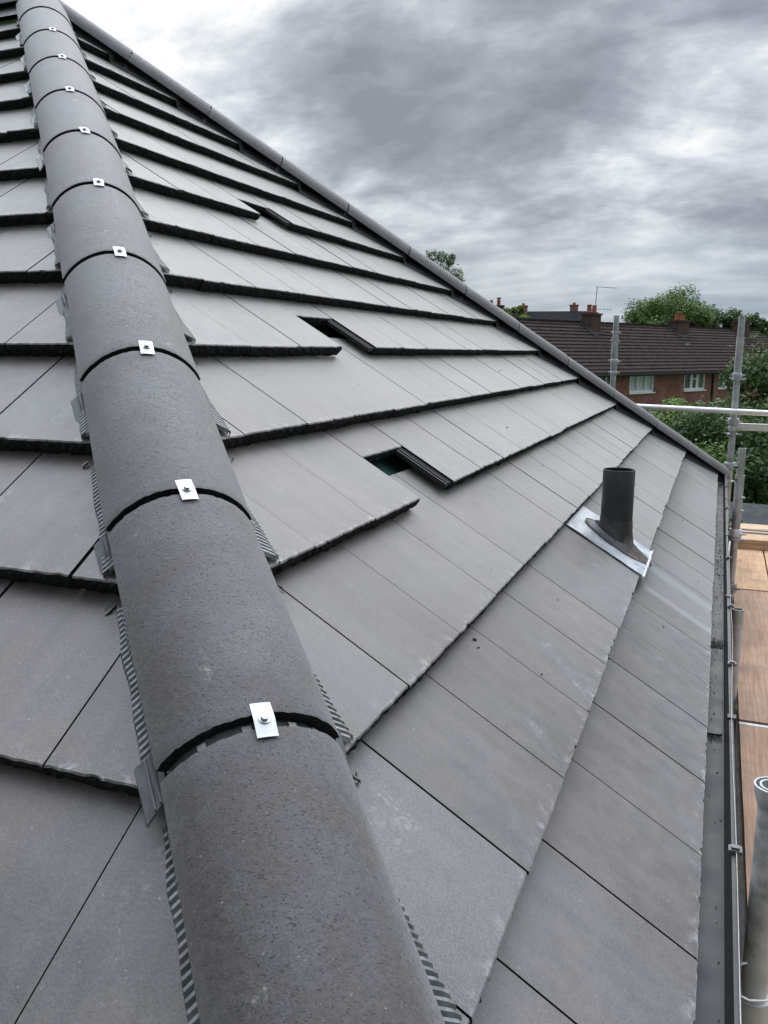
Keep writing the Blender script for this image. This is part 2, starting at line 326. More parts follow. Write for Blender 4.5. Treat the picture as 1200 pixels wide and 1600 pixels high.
# ------------------------------------------------------------------ object helpers
col = sc.collection
def tag(o, label=None, cat=None, group=None, kind=None):
    if label: o['label'] = label
    if cat: o['category'] = cat
    if group: o['group'] = group
    if kind: o['kind'] = kind
    return o
def wloc(o):
    v = Vector((0, 0, 0))
    while o: v += o.location; o = o.parent
    return v
def empty(name, loc, label=None, cat=None, group=None, kind=None):
    o = bpy.data.objects.new(name, None); col.objects.link(o); o.location = (loc[0], loc[1], loc[2] + ZC)
    o.empty_display_size = 0.1
    return tag(o, label, cat, group, kind)
class MB:
    """collects faces; coordinates are relative to the camera"""
    def __init__(s): s.v = []; s.f = []; s.m = []; s.w = {}; s.c = {}
    def add(s, vs, fs, mi=0):
        b = len(s.v); s.v += [tuple(x) for x in vs]; s.f += [tuple(b + i for i in f) for f in fs]; s.m += [mi] * len(fs); return b
    def box(s, lo, hi, mi=0):
        x0, y0, z0 = lo; x1, y1, z1 = hi
        s.add([(x0, y0, z0), (x1, y0, z0), (x1, y1, z0), (x0, y1, z0), (x0, y0, z1), (x1, y0, z1), (x1, y1, z1), (x0, y1, z1)],
              [(0, 3, 2, 1), (4, 5, 6, 7), (0, 1, 5, 4), (1, 2, 6, 5), (2, 3, 7, 6), (3, 0, 4, 7)], mi)
    def obox(s, c, ax, ay, az, mi=0):      # oriented box, half-axes
        c = Vector(c); P = [c + ax * i + ay * j + az * k for k in (-1, 1) for j in (-1, 1) for i in (-1, 1)]
        s.add(P, [(0, 2, 3, 1), (4, 5, 7, 6), (0, 1, 5, 4), (1, 3, 7, 5), (3, 2, 6, 7), (2, 0, 4, 6)], mi)
    def tube(s, pts, rad, n=12, mi=0, cap=True, hollow=0.0):
        pts = [Vector(p) for p in pts]; rs = rad if isinstance(rad, (list, tuple)) else [rad] * len(pts)
        T = []
        for i in range(len(pts)):
            T.append((pts[min(i + 1, len(pts) - 1)] - pts[max(i - 1, 0)]).normalized())
        u = T[0].orthogonal().normalized(); vs = []
        for i, p in enumerate(pts):
            u = (u - T[i] * u.dot(T[i])).normalized(); v = T[i].cross(u)
            for k in range(n):
                a = 2 * math.pi * k / n; vs.append(p + (u * math.cos(a) + v * math.sin(a)) * rs[i])
        fs = []
        for i in range(len(pts) - 1):
            for k in range(n): fs.append((i * n + k, i * n + (k + 1) % n, (i + 1) * n + (k + 1) % n, (i + 1) * n + k))
        if cap: fs.append(tuple(range(n - 1, -1, -1))); fs.append(tuple((len(pts) - 1) * n + k for k in range(n)))
        s.add(vs, fs, mi)
    def build(s, name, mats, parent=None, origin=None, smooth=False, angle=35, attrs=None):
        if not isinstance(mats, (list, tuple)): mats = [mats]
        me = bpy.data.meshes.new(name)
        if parent: off = wloc(parent)
        else: off = Vector(origin or (0, 0, 0)) + Vector((0, 0, ZC))
        co = np.array(s.v, dtype=float).reshape(-1, 3) + np.array((0, 0, ZC)) - np.array(off)
        me.from_pydata(co.tolist(), [], s.f)
        for m in mats: me.materials.append(m)
        if len(mats) > 1: me.polygons.foreach_set('material_index', s.m)
        if attrs:
            for k, vals in attrs.items():
                a = me.attributes.new(k, 'FLOAT', 'POINT'); a.data.foreach_set('value', vals)
        me.update()
        if smooth:
            me.shade_smooth()
            if angle: me.set_sharp_from_angle(angle=R(angle))
        o = bpy.data.objects.new(name, me); col.objects.link(o)
        if parent: o.parent = parent
        else: o.location = off
        return o
def bisect(o, planes):
    """keep the positive side of every plane (point, normal), points relative to the camera"""
    off = Vector(wloc(o)) - Vector((0, 0, ZC))
    bm = bmesh.new(); bm.from_mesh(o.data)
    for p, n in planes:
        bmesh.ops.bisect_plane(bm, geom=bm.verts[:] + bm.edges[:] + bm.faces[:], plane_co=Vector(p) - off, plane_no=Vector(n), clear_inner=True)
    bm.to_mesh(o.data); bm.free()

# ------------------------------------------------------------------ ground
g = MB(); g.add([(-2500, -2500, -6), (2500, -2500, -6), (2500, 2500, -6), (-2500, 2500, -6)], [(0, 1, 2, 3)])
tag(g.build('ground', M_grass, origin=(0, 0, -6)), kind='structure')

# ------------------------------------------------------------------ the house being re-roofed
T = 0.783076; CC = 1 / math.sqrt(1 + T * T); SS = T * CC; GA = 0.30; W_ = 0.2914
X0, Z0, AN, BN = 0.03445, -0.9130, 0.35728, -7.02479
YL = AN - X0
APX = Vector(((AN + BN) / 2, (AN - BN) / 2, Z0 + (X0 - (AN + BN) / 2) * T))
def RP(s, a, h=0.0):   # right slope: s courses above the eaves, a along the eaves, h off the plane
    return (X0 - s * GA * CC + T * CC * h, a, Z0 + s * GA * SS + CC * h)
def LP(s, a, h=0.0):   # left slope
    return (a, YL + s * GA * CC - T * CC * h, Z0 + s * GA * SS + CC * h)
house = empty('house', (-4.5, 3.7, -6), 'brick house under a new dark grey hipped tile roof, filling the foreground', 'house')
def poly(name, pts, mats, parent, thick=None):
    m = MB(); n = len(pts); m.add(pts, [tuple(range(n))]); return m.build(name, mats, parent)
XR = -9.0
slopeR = poly('roof_slope', [RP(0.1, YL + 0.05, -.085), RP(0.1, X0 - BN - 0.05, -.085), tuple(APX + Vector((0, 0, -.11)))], M_membrane, house)
slopeR['label'] = 'right roof slope with three gaps where tiles are pushed up'
slopeL = poly('roof_slope', [LP(0.1, X0 - 0.05, -.085), tuple(APX + Vector((0, 0, -.11))), (XR, APX.y, APX.z - .11), LP(0.1, XR, -.085)], M_membrane, house)
slopeL['label'] = 'left roof slope beyond the near hip'
slopeB = poly('roof_slope', [(X0, X0 - BN, Z0 - .03), (XR, X0 - BN, Z0 - .03), (XR, APX.y, APX.z - .03), tuple(APX - Vector((0, 0, .03)))], M_roofdark, house)

HOLES = {3: (0.60, 1.957), 5: (0.66, 2.540), 8: (0.46, 3.274)}   # course: how far the loose tile is pushed up, its lower a
def one_tile(mb, F, i, a0, a1, nx, hole_s=None, dh=0.0, ds=0.0, tilt=0.0, wear=None, cut=None, cutv=0.0):
    """one interlocking flat tile; F(s,a,h); rows up the slope; rough raw butt edge"""
    rows = [0.0, 0.012, 0.045, 0.11, 0.35, 0.7, 1.0, 1.4]
    s0 = 0.0 if hole_s is None else hole_s
    vs = []; wr = []
    jit = [rng.gauss(0, 0.0020) for _ in range(nx + 1)]
    for k in range(nx + 1):
        if rng.random() < 0.045: jit[k] += rng.uniform(0.004, 0.020)
    for r, ss in enumerate(rows):
        for k in range(nx + 1):
            u = k / nx; a = a0 + (a1 - a0) * u
            if 0 < k < nx: a += rng.uniform(-.2, .2) * (a1 - a0) / nx
            h = -0.038 * (ss + s0) + dh + tilt * (u - .5)
            s_ = i + s0 + ss + ds
            if r == 0: s_ += jit[k] + 0.002; h -= 0.0022 + abs(jit[k]) * 0.10
            if r == 1: s_ += jit[k] * .6
            vs.append(F(s_, a, h)); wr.append(1.0 if r < 2 else (0.45 if r == 2 else 0.0))
    n = nx + 1; fs = []; ms = []
    for r in range(len(rows) - 1):
        for k in range(nx): fs.append((r * n + k, r * n + k + 1, (r + 1) * n + k + 1, (r + 1) * n + k)); ms.append(0)
    # butt face
    prev = list(range(n)); hs = [-.009, -.020, -.036]
    for q, hh in enumerate(hs):
        cur = []
        for k in range(n):
            u = k / nx; a = a0 + (a1 - a0) * u; h = -0.038 * s0 + dh + tilt * (u - .5) + hh + rng.uniform(-.001, .001)
            s_ = i + s0 + ds + rng.gauss(0, 0.0058) + (0.0 if q < 2 else 0.012) - 0.003
            cur.append(len(vs)); vs.append(F(s_, a, h)); wr.append(0)
        for k in range(nx): fs.append((prev[k], cur[k], cur[k + 1], prev[k + 1])); ms.append(1)
        prev = cur
    # underside and sides
    und = [prev]
    for ss in (0.10, 1.4):
        cur = []
        for k in (0, nx):
            u = k / nx; a = a0 + (a1 - a0) * u; h = -0.038 * (ss + s0) + dh - 0.020 + tilt * (u - .5)
            cur.append(len(vs)); vs.append(F(i + s0 + ss + ds, a, h)); wr.append(0)
        und.append(cur)
    fs.append(tuple(und[0]) + (und[1][1], und[1][0])); ms.append(1)
    fs.append((und[1][0], und[1][1], und[2][1], und[2][0])); ms.append(1)
    for side, k in ((0, 0), (1, nx)):
        top = [r * n + k for r in range(len(rows))]
        low = [len(vs) - 4 + side, len(vs) - 2 + side]
        butt = [n * len(rows) + q * n + k for q in range(3)]
        f = top[:] + [low[1], low[0]] + butt[::-1]
        fs.append(tuple(f) if side else tuple(f[::-1])); ms.append(1)
    b = len(mb.v); mb.v += vs; mb.f += [tuple(b + j for j in f) for f in fs]; mb.m += ms
    wear += wr; cut += [cutv] * len(vs)

def joints(lo, hi, base):
    k0 = math.floor((lo - base) / W_); out = []
    a = base + k0 * W_
    while a < hi: out.append(a); a += W_
    return out
OFF = 0.06 * math.sqrt(2)
def right_course(i):
    xs = X0 - i * GA * CC; xt = X0 - (i + 1.4) * GA * CC
    lo, hi = AN - xs, xs - BN
    if hi - lo < 0.05: return
    mb = MB(); wear = []; cut = []
    base = 1.2348 if i % 2 == 0 else 1.0827
    def finish():
        o = mb.build('tile_course', [M_tileR, M_raw], slopeR, smooth=False, attrs={'wear': wear, 'cut': cut})
        bisect(o, [((AN + OFF, 0, 0), (1, 1, 0)), ((BN + OFF, 0, 0), (1, -1, 0))])
    for a in joints(lo, hi, base):
        gap = rng.uniform(.0015, .0022)
        a0, a1 = a + gap, a + W_ - gap
        d = math.dist((0, 0, 0), RP(i, a, 0)); nx = 30 if d < 2.2 else (18 if d < 3.5 else 9)
        if i in HOLES and abs(a - HOLES[i][1]) < 0.1:
            finish(); mb = MB(); wear = []; cut = []; continue
        kw = dict(dh=rng.gauss(0, .0005), ds=rng.gauss(0, .005), tilt=rng.gauss(0, .0008), wear=wear, cut=cut)
        if i == 1 and abs(a - 2.831) < 0.05: kw['dh'] = -0.006
        cv = 0.25 if rng.random() < .2 else 0.0
        if a - lo < W_ * 0.6: cv = 0.35
        if i == 1 and a < 1.0: cv = 1.0
        if i == 0 and a < 1.1: cv = 0.7
        one_tile(mb, RP, i, a0, a1, nx, cutv=cv, **kw)
        if i in HOLES and abs(a - (HOLES[i][1] + W_)) < 0.1:      # exposed water channel of the neighbour
            cm = MB()
            for (w0, w1, h0, h1) in [(-.045, -.0012, -.020, -.014), (-.045, -.040, -.0138, -.007), (-.030, -.025, -.0138, -.005), (-.014, -.009, -.0138, -.005)]:
                v = []
                for ss in (0.02, 1.4):
                    for (aa, hh) in ((a0 + w0, h0), (a0 + w1, h0), (a0 + w1, h1), (a0 + w0, h1)): v.append(RP(i + ss, aa, hh - .038 * ss))
                cm.add(v, [(0, 3, 2, 1), (4, 5, 6, 7), (0, 1, 5, 4), (1, 2, 6, 5), (2, 3, 7, 6), (3, 0, 4, 7)])
            cm.build('interlock_channel', M_black, slopeR)
    finish()
    if i in HOLES:
        mb = MB(); wear = []; cut = []; s0, a = HOLES[i]
        one_tile(mb, RP, i, a + .003, a + W_ - .004, 18, hole_s=s0, wear=wear, cut=cut)
        t = mb.build('roof_tile', [M_tileR, M_raw], slopeR, attrs={'wear': wear, 'cut': cut}); t['label'] = 'loose tile pushed up under the course above'
        b = MB(); v = []
        for s_ in (i + .74, i + .85):
            for hh in (-.083, -.058): 
                for aa in (a - .25, a + W_ + .25): v.append(RP(s_, aa, hh))
        b.add(v, [(0, 1, 3, 2), (4, 6, 7, 5), (0, 4, 5, 1), (2, 3, 7, 6), (0, 2, 6, 4), (1, 5, 7, 3)])
        b.build('batten', M_batten, slopeR)
for i in range(0, 15): right_course(i)
def left_course(i):
    xs = X0 - i * GA * CC
    hi = xs; lo = -1.6 - i * 0.36
    mb = MB(); wear = []; cut = []
    base = -0.80 if i % 2 == 0 else -0.654
    for a in joints(lo, hi, base):
        gap = rng.uniform(.0015, .0026)
        if i == 3 and abs(a + .654 + W_) < .05: gap = .0024
        a0, a1 = a + gap, a + W_ - gap
        if i == 3 and abs(a1 - (-0.654 - W_)) < .05: a1 -= .004
        d = math.dist((0, 0, 0), LP(i, a, 0)); nx = 30 if d < 2.4 else (18 if d < 3.5 else 9)
        cv = 0.25 if hi - a < W_ * 1.2 else 0.0
        one_tile(mb, LP, i, a1, a0, nx, cutv=cv, dh=rng.gauss(0, .0010), ds=rng.gauss(0, .006), tilt=rng.gauss(0, .002), wear=wear, cut=cut)
    o = mb.build('tile_course', [M_tileL, M_raw], slopeL, attrs={'wear': wear, 'cut': cut})
    bisect(o, [((AN - OFF, 0, 0), (-1, -1, 0))])
for i in range(0, 15): left_course(i)

# ---- hips and ridge
class Hip:
    def __init__(s, d, e1):
        s.d = Vector(d).normalized(); s.e1 = Vector(e1).normalized(); s.e2 = s.d.cross(s.e1)
        if s.e2.z < 0: s.e2 = -s.e2
        s.wander = None
    def side(s, t):           # the near hip tiles wander slightly off their line
        return s.wander(t) if s.wander else 0.0
    def P(s, t, th, r): return APX + s.d * t + s.e2 * (-.07 + r * math.cos(th)) + s.e1 * (r * math.sin(th) + s.side(t))
HA = 1.15; HT = 0.015
HN = Hip((1, -1, -T), (1, 1, 0)); HF = Hip((1, 1, -T), (1, -1, 0)); HR = Hip((-1, 0, 0), (0, -1, 0))
HF.ha = 1.27; HR.ha = 1.27; HN.ha = 1.15
HN.wander = lambda t: float(np.interp(t, [0, 2.2, 3.0, 3.7, 4.12, 4.577, 5.0, 5.4], [0, -.003, -.011, -.017, -.018, -.009, -.013, -.015]))
def hip_tile(H, t0, t1, name, na=34, nl=12, clip=True, near=False, lift=0.0):
    HA = H.ha; mb = MB(); ro, ri = 0.1278, 0.1278 - HT
    def ring(t, r, j):
        return [H.P(t + j[k], -HA + 2 * HA * k / na, r) for k in range(na + 1)]
    ts = [0, .004] + [0.02 + (t1 - t0 - .04) * q / nl for q in range(nl + 1)] + [t1 - t0 - .004, t1 - t0]
    rings = []
    j0 = [rng.gauss(0, .0005) for _ in range(na + 1)]; j1 = [rng.gauss(0, .0007) for _ in range(na + 1)]
    wob = [rng.gauss(0, .0004) for _ in range(na + 1)]
    for q, t in enumerate(ts):
        f = t / (t1 - t0); r = ro + lift * f
        if q in (0, len(ts) - 1): r -= .0006
        j = [0] * (na + 1)
        if q < 2: j = j0
        if q > len(ts) - 3: j = j1
        rings.append(ring(t0 + t, r, j))
    n = na + 1; vs = [p for rg in rings for p in rg]; nr_ = len(rings)
    fs = [(a * n + k, (a + 1) * n + k, (a + 1) * n + k + 1, a * n + k + 1) for a in range(nr_ - 1) for k in range(na)]
    mb.add(vs, fs, 0)
    # raw ends, inside and long edges
    for (t, j, rev) in ((t0, j0, False), (t1, j1, True)):
        f = (t - t0) / (t1 - t0); a = ring(t, ro + lift * f - .0006, j); jj = [x + rng.gauss(0, .0005) for x in j]
        m_ = ring(t, ro - .008 + lift * f, [x + rng.gauss(0, .0006) for x in j]); b = ring(t, ri + lift * f, jj)
        for (u, v) in ((a, m_), (m_, b)):
            mb.add(u + v, [((k, k + 1, n + k + 1, n + k) if rev else (k, n + k, n + k + 1, k + 1)) for k in range(na)], 1)
    a = ring(t0, ri, j0); b = ring(t1, ri + lift, j1)
    mb.add(a + b, [(k, k + 1, n + k + 1, n + k) for k in range(na)], 1)
    for k in (0, na):
        mb.add([H.P(t0, -HA + 2 * HA * k / na, ro - .002), H.P(t1, -HA + 2 * HA * k / na, ro + lift - .002), H.P(t1, -HA + 2 * HA * k / na, ri + lift), H.P(t0, -HA + 2 * HA * k / na, ri)], [(0, 1, 2, 3)], 1)
    o = mb.build(name, [M_hip, M_raw], house, smooth=True, angle=40)
    return o
def add_clip(H, t, parent, ang=0.0, yaw=0.0, th=None):
    th = rng.gauss(.03, .03) if th is None else th
    mb = MB(); r = 0.1322; wd = .0132; ln_ = .0255
    cy, sy = math.cos(yaw), math.sin(yaw)
    def p(u, v, rr):
        a = u * cy - v * sy; b = u * sy + v * cy
        bend = -0.0016 * (1 if abs(v) > .8 * ln_ else 0)
        return H.P(t + b, th + a / r, rr + bend)
    us = [-wd, -wd * .5, 0, wd * .5, wd]; vv = [-ln_, -ln_ * .85, 0, ln_ * .85, ln_]
    top = [p(u, v, r + .0012) for v in vv for u in us]; bot = [p(u, v, r) for v in vv for u in us]
    q = [(a * 5 + k, (a + 1) * 5 + k, (a + 1) * 5 + k + 1, a * 5 + k + 1) for a in range(4) for k in range(4)]
    mb.add(top + bot, q + [tuple(25 + x for x in f[::-1]) for f in q] + [(k, k + 1, 26 + k, 25 + k) for k in range(4)] + [(20 + k, 45 + k, 46 + k, 21 + k) for k in range(4)]
           + [(5 * k, 25 + 5 * k, 30 + 5 * k, 5 + 5 * k) for k in range(4)] + [(5 * k + 4, 5 * k + 9, 34 + 5 * k, 29 + 5 * k) for k in range(4)])
    o = mb.build('hip_clip', M_alu, parent)
    s = MB(); c = p(0, 0, r + .0012); n = (H.P(t, th, 1) - H.P(t, th, 0)).normalized()
    s.tube([c, c + n * .0012], .0078, 18); s.tube([c + n * .0012, c + n * .005], .0050, 6)
    # the screw belongs to the clip: same mesh, own material
    me = o.data; b0 = len(me.vertices)
    bm = bmesh.new(); bm.from_mesh(me); off = wloc(o) - Vector((0, 0, ZC))
    me.materials.append(M_screw)
    vs = [bm.verts.new(Vector(v) - off) for v in s.v]
    for f in s.f: fa = bm.faces.new([vs[i] for i in f]); fa.material_index = 1
    bm.to_mesh(me); bm.free()
    return o
def roof_z(H, t, wv):
    """tile surface point at lateral offset wv from a hip centre line"""
    q = APX + H.d * t + H.e1 * (wv + H.side(t))
    side_right = (H is HN and wv > 0) or (H is HF and wv > 0)
    if H is HN and wv < 0: s = (q.y - YL) / (GA * CC); z = Z0 + s * GA * SS
    elif side_right: s = (X0 - q.x) / (GA * CC); z = Z0 + s * GA * SS
    else: return Vector((q.x, q.y, q.z - abs(wv) * T / math.sqrt(2)))
    return Vector((q.x, q.y, z - .038 * (s % 1.0) / CC))
def add_union(H, t, parent, size=1.0):
    """black plastic joint tray under the tile ends, its wings poking out on both sides"""
    mb = MB(); r = .1125; L_ = .055
    for (u0, u1, mt) in [(-HA, -.35, 0), (-.35, .35, 0), (.35, HA, 0)]:
        n = 8; vs = []
        for tt in (t - L_, t + L_):
            for k in range(n + 1): vs.append(H.P(tt, u0 + (u1 - u0) * k / n, r))
        mb.add(vs, [(k, n + 1 + k, n + 2 + k, k + 1) for k in range(n)])
    for u in (-.62, -.12, .12, .40, .75):        # pale ribs seen in the gap
        vs = [H.P(t - .006, u - .05, r + .004), H.P(t - .006, u + .05, r + .004), H.P(t + .012, u + .05, r + .004), H.P(t + .012, u - .05, r + .004)]
        mb.add(vs, [(0, 1, 2, 3)], 1)
    for sgn in (-1, 1):
        if H is not HN: continue
        w0 = .106; w1 = .135 + rng.uniform(-.003, .004); t_b = t - .045 + rng.uniform(-.008, .008); sfc = []
        A = []
        z_off = max(roof_z(H, t_b - .02, sgn * .125).z - (roof_z(H, t_b + .03, sgn * .125).z + .05 * H.d.z * -1), 0)
        base_ = roof_z(H, t_b - .02, sgn * w0); base2 = roof_z(H, t_b - .02, sgn * w1)
        dd = H.d * .070
        for b_, hh in ((base_, .034), (base2, .020)): A.append(b_ + Vector((0, 0, hh)))
        for b_, hh in ((base_, .032), (base2 + H.e1 * sgn * -.006, .010)): A.append(b_ + dd + Vector((0, 0, hh)))
        lo = [p - Vector((0, 0, .004)) for p in A]
        mb.add(A + lo, [(0, 1, 3, 2), (4, 6, 7, 5), (0, 4, 5, 1), (2, 3, 7, 6), (1, 5, 7, 3), (0, 2, 6, 4)], 0)
        for q in (.35, .6):                       # moulded ridges on the wing
            a = A[0].lerp(A[1], q) + Vector((0, 0, .001)); b = A[2].lerp(A[3], q) + Vector((0, 0, .001)); dn = (b - a).normalized()
            mb.obox((a + b) / 2, dn * (b - a).length * .48, H.e1 * .0012, Vector((0, 0, .0014)), 0)
    mb.build('hip_union', [M_union, M_galvdull], parent)
HL = 0.4589
nearj = [0.9055 + HL * k for k in range(-2, 11)]       # joint positions down the near hip
HIPLEN = (Vector((X0, YL, Z0)) - APX).length
prev = -0.03
for k, j in enumerate(nearj):
    if k == 0: continue
    end = min(j, HIPLEN + .03)
    gapw = rng.uniform(.009, .014) if j < 4.4 else .019
    a = prev; b = end - gapw / 2
    h = hip_tile(HN, a, b, 'hip_tile', na=44 if j > 3 else 30, lift=.0035)
    if k == len(nearj) - 1 or end >= HIPLEN: break
    if k >= 2:
        yaw = .05 if k == 10 else rng.gauss(0, .06)
        add_clip(HN, j, h, yaw=yaw, th=(.04 if k == 10 else None))
    add_union(HN, j, h)
    prev = end + gapw / 2
prev = -0.02
for k in range(0, 13):
    j = 0.4746 + HL * k; end = min(j, 5.46)
    h = hip_tile(HF, prev, end - .004, 'hip_tile', na=24, nl=4, lift=.003)
    if end >= 5.46: break
    if k % 1 == 0: add_clip(HF, j, h, th=rng.gauss(-.15, .05))
    add_union(HF, j, h, 1.0)
    prev = end + .004
prev = -0.02
for k in range(0, 12):
    j = 0.40 + HL * k
    h = hip_tile(HR, prev, j - .004, 'ridge_tile', na=24, nl=4, lift=.003)
    prev = j + .004
# rounded mitre cap where the hips and ridge meet
mb = MB()
c0 = APX + Vector((0, 0, -.075)); vs = [c0 + Vector((0, 0, .134))]; nu, nv = 24, 7
for v in range(1, nv + 1):
    ph = HA * v / nv * 1.05
    for u in range(nu): a = 2 * math.pi * u / nu; vs.append(c0 + Vector((.131 * math.sin(ph) * math.cos(a), .131 * math.sin(ph) * math.sin(a), .134 * math.cos(ph))))
fs = [(0, 1 + u, 1 + (u + 1) % nu) for u in range(nu)] + [(1 + (v - 1) * nu + u, 1 + v * nu + u, 1 + v * nu + (u + 1) % nu, 1 + (v - 1) * nu + (u + 1) % nu) for v in range(1, nv) for u in range(nu)]
mb.add(vs, fs); mb.build('hip_cap', M_hip, house, smooth=True, angle=0)

def roll(H, sgn, t0, t1, step):
    """corrugated foil strip bedded between the tiles and the hip tiles"""
    mb = MB(); t = t0; rows = []
    near = H is HN; pitch = step
    prof_ = ((.092, .026), (.110, .013), (.119, .009), (.1285, .0055)) if near else ((.092, .040), (.100, .030), (.108, .016), (.114, .006))
    while t < t1:
        for f, hi_ in ((0, 0), (.12, 1), (.50, 1), (.62, 0)):
            tt = t + f * pitch; wv = 0.0020 * math.sin(tt * 17) + .001 * math.sin(tt * 53 + 1)
            if near:
                q_ = APX + H.d * tt + H.e1 * sgn * .13
                fr = ((X0 - q_.x) if sgn > 0 else (q_.y - YL)) / (GA * CC) % 1.0
                wv += (.024 if sgn > 0 else .007) * (1 - fr) ** 1.5 + (.005 if sgn > 0 else -.008) - .011 * max(0.0, fr - .72) / .28
            lift = .0075 * hi_ if near else .004 * hi_
            rows.append([roof_z(H, tt, sgn * (w_ + (wv if q > 1 else 0))) + Vector((0, 0, h_ + lift * (.4 if q == 0 else 1))) for q, (w_, h_) in enumerate(prof_)])
        t += pitch
    vs = [p for r_ in rows for p in r_]
    def course_of(p):
        return math.floor((((X0 - p.x) if sgn > 0 else (p.y - YL)) / (GA * CC)))
    def okq(*pp): return (not near) or len({course_of(p_) for p_ in pp}) == 1
    ok = [okq(rows[a + 1][3], rows[a][3]) for a in range(len(rows) - 1)]
    mb.add(vs, [(a * 4 + q, a * 4 + q + 1, a * 4 + q + 5, a * 4 + q + 4) for a in range(len(rows) - 1) for q in range(3) if okq(rows[a][q], rows[a][q + 1], rows[a + 1][q + 1], rows[a + 1][q])])
    lo = [r_[3] - Vector((0, 0, .006)) for r_ in rows]; hi2 = [r_[3] for r_ in rows]; n_ = len(rows)
    mb.add(hi2 + lo, [(a, a + 1, n_ + a + 1, n_ + a) for a in range(n_ - 1) if ok[a]], 1)
    o = mb.build('hip_roll', [M_roll, M_black] if near else M_black, house); return o
roll(HN, -1, .15, HIPLEN - .05, .0125); roll(HN, 1, .15, HIPLEN - .05, .0125)
roll(HF, 1, .15, HIPLEN - .02, .016)
mb = MB()   # dark ridge roll on the left slope side
mb.add([(APX.x + .05, APX.y - .15, APX.z - .105), (XR, APX.y - .15, APX.z - .105), (XR, APX.y - .09, APX.z - .03), (APX.x + .05, APX.y - .09, APX.z - .03)], [(0, 1, 2, 3)])
mb.build('ridge_roll', M_black, house)

# ---- soil vent pipe with its flashing
fl = MB()
def slab(mb, s0, s1, a0, a1, h0, h1, slope=-.038, base=1.0, ns=10, na=6, warp=.0012, mi=0):
    top = []; rs = [(s0 + (s1 - s0) * k / ns) for k in range(ns + 1)]
    for s_ in rs:
        for k in range(na + 1):
            a = a0 + (a1 - a0) * k / na; top.append(RP(s_, a, h1 + slope * (s_ - base) + rng.uniform(-warp, warp)))
    n = na + 1; b = [Vector(p) - Vector((T * CC, 0, CC)) * (h1 - h0) for p in top]; N_ = len(top)
    q = [(r_ * n + k, r_ * n + k + 1, (r_ + 1) * n + k + 1, (r_ + 1) * n + k) for r_ in range(ns) for k in range(na)]
    ed = [(k, N_ + k, N_ + k + 1, k + 1) for k in range(na)] + [(r_ * n, (r_ + 1) * n, N_ + (r_ + 1) * n, N_ + r_ * n) for r_ in range(ns)] + [(r_ * n + na, N_ + r_ * n + na, N_ + (r_ + 1) * n + na, (r_ + 1) * n + na) for r_ in range(ns)]
    mb.add(top + b, q + ed, mi)
pipe = MB()
PX, PY = -0.308, 3.03
base_s = (X0 - PX) / (GA * CC)
def pz(x): return Z0 + (X0 - x) * T
z_b = pz(PX) - .038 * (base_s - 1)
n = 40; ztop = -0.402
def ringz(r, zf): return [(PX + r * math.cos(2 * math.pi * k / n), PY + r * math.sin(2 * math.pi * k / n), zf(PX + r * math.cos(2 * math.pi * k / n))) for k in range(n)]
vs = ringz(.055, lambda x: z_b + .05 + (PX - x) * T * .5) + ringz(.055, lambda x: ztop - .001) + ringz(.0542, lambda x: ztop) + ringz(.0518, lambda x: ztop) + ringz(.0518, lambda x: ztop - .16)
pipe.add(vs, [(a * n + k, a * n + (k + 1) % n, (a + 1) * n + (k + 1) % n, (a + 1) * n + k) for a in range(4) for k in range(n)] + [tuple(4 * n + k for k in range(n))])
vp = pipe.build('vent_pipe', M_pipe, house, smooth=True, angle=40); vp['label'] = 'short black soil vent pipe standing out of the roof slope'
slab(fl, 0.965, 1.975, 2.835, 3.205, .003, .0065)
fl.add([RP(.965, 2.815, .0075), RP(.965, 3.205, .0075), RP(.925, 3.207, -.004), RP(.925, 2.80, -.012)], [(0, 3, 2, 1)])
cr_ = [RP(.975 + rng.uniform(-.01, .01), 2.80 + .41 * k / 14, .0075 + rng.uniform(0, .005)) for k in range(15)]
fl.tube(cr_, .0055, 6)
fl.build('flashing', M_lead, vp)
bt = MB()   # boot: flared neck to an elliptical flange lying on the slope
def bring(r, rx, zoff, f, cx=0.0):
    o_ = []
    for k in range(n):
        a = 2 * math.pi * k / n; x = PX + cx + rx * math.cos(a); y = PY + r * math.sin(a)
        zs = pz(x) - .038 * ((X0 - x) / (GA * CC) - 1) + zoff          # on the slope
        zl = z_b + f[1]                                          # level ring
        o_.append((x, y, zs * f[0] + zl * (1 - f[0])))
    return o_
prof = [(.056, .056, 0, (0.25, .118)), (.0575, .0575, 0, (0.35, .112)), (.058, .058, 0, (.45, .098)), (.060, .062, 0, (.7, .075)), (.068, .078, .026, (1, 0)), (.077, .094, .013, (1, 0)), (.084, .104, .011, (1, 0)), (.094, .117, .0105, (1, 0)), (.094, .118, .004, (1, 0))]
vs = []
for q, (r_, rx, zo, f) in enumerate(prof): vs += bring(r_, rx, zo, f, cx=.010 * max(0, q - 2) / 5)
bt.add(vs, [(a * n + k, (a + 1) * n + k, (a + 1) * n + (k + 1) % n, a * n + (k + 1) % n) for a in range(len(prof) - 1) for k in range(n)])
bt.build('pipe_collar', M_boot, vp, smooth=True, angle=50)

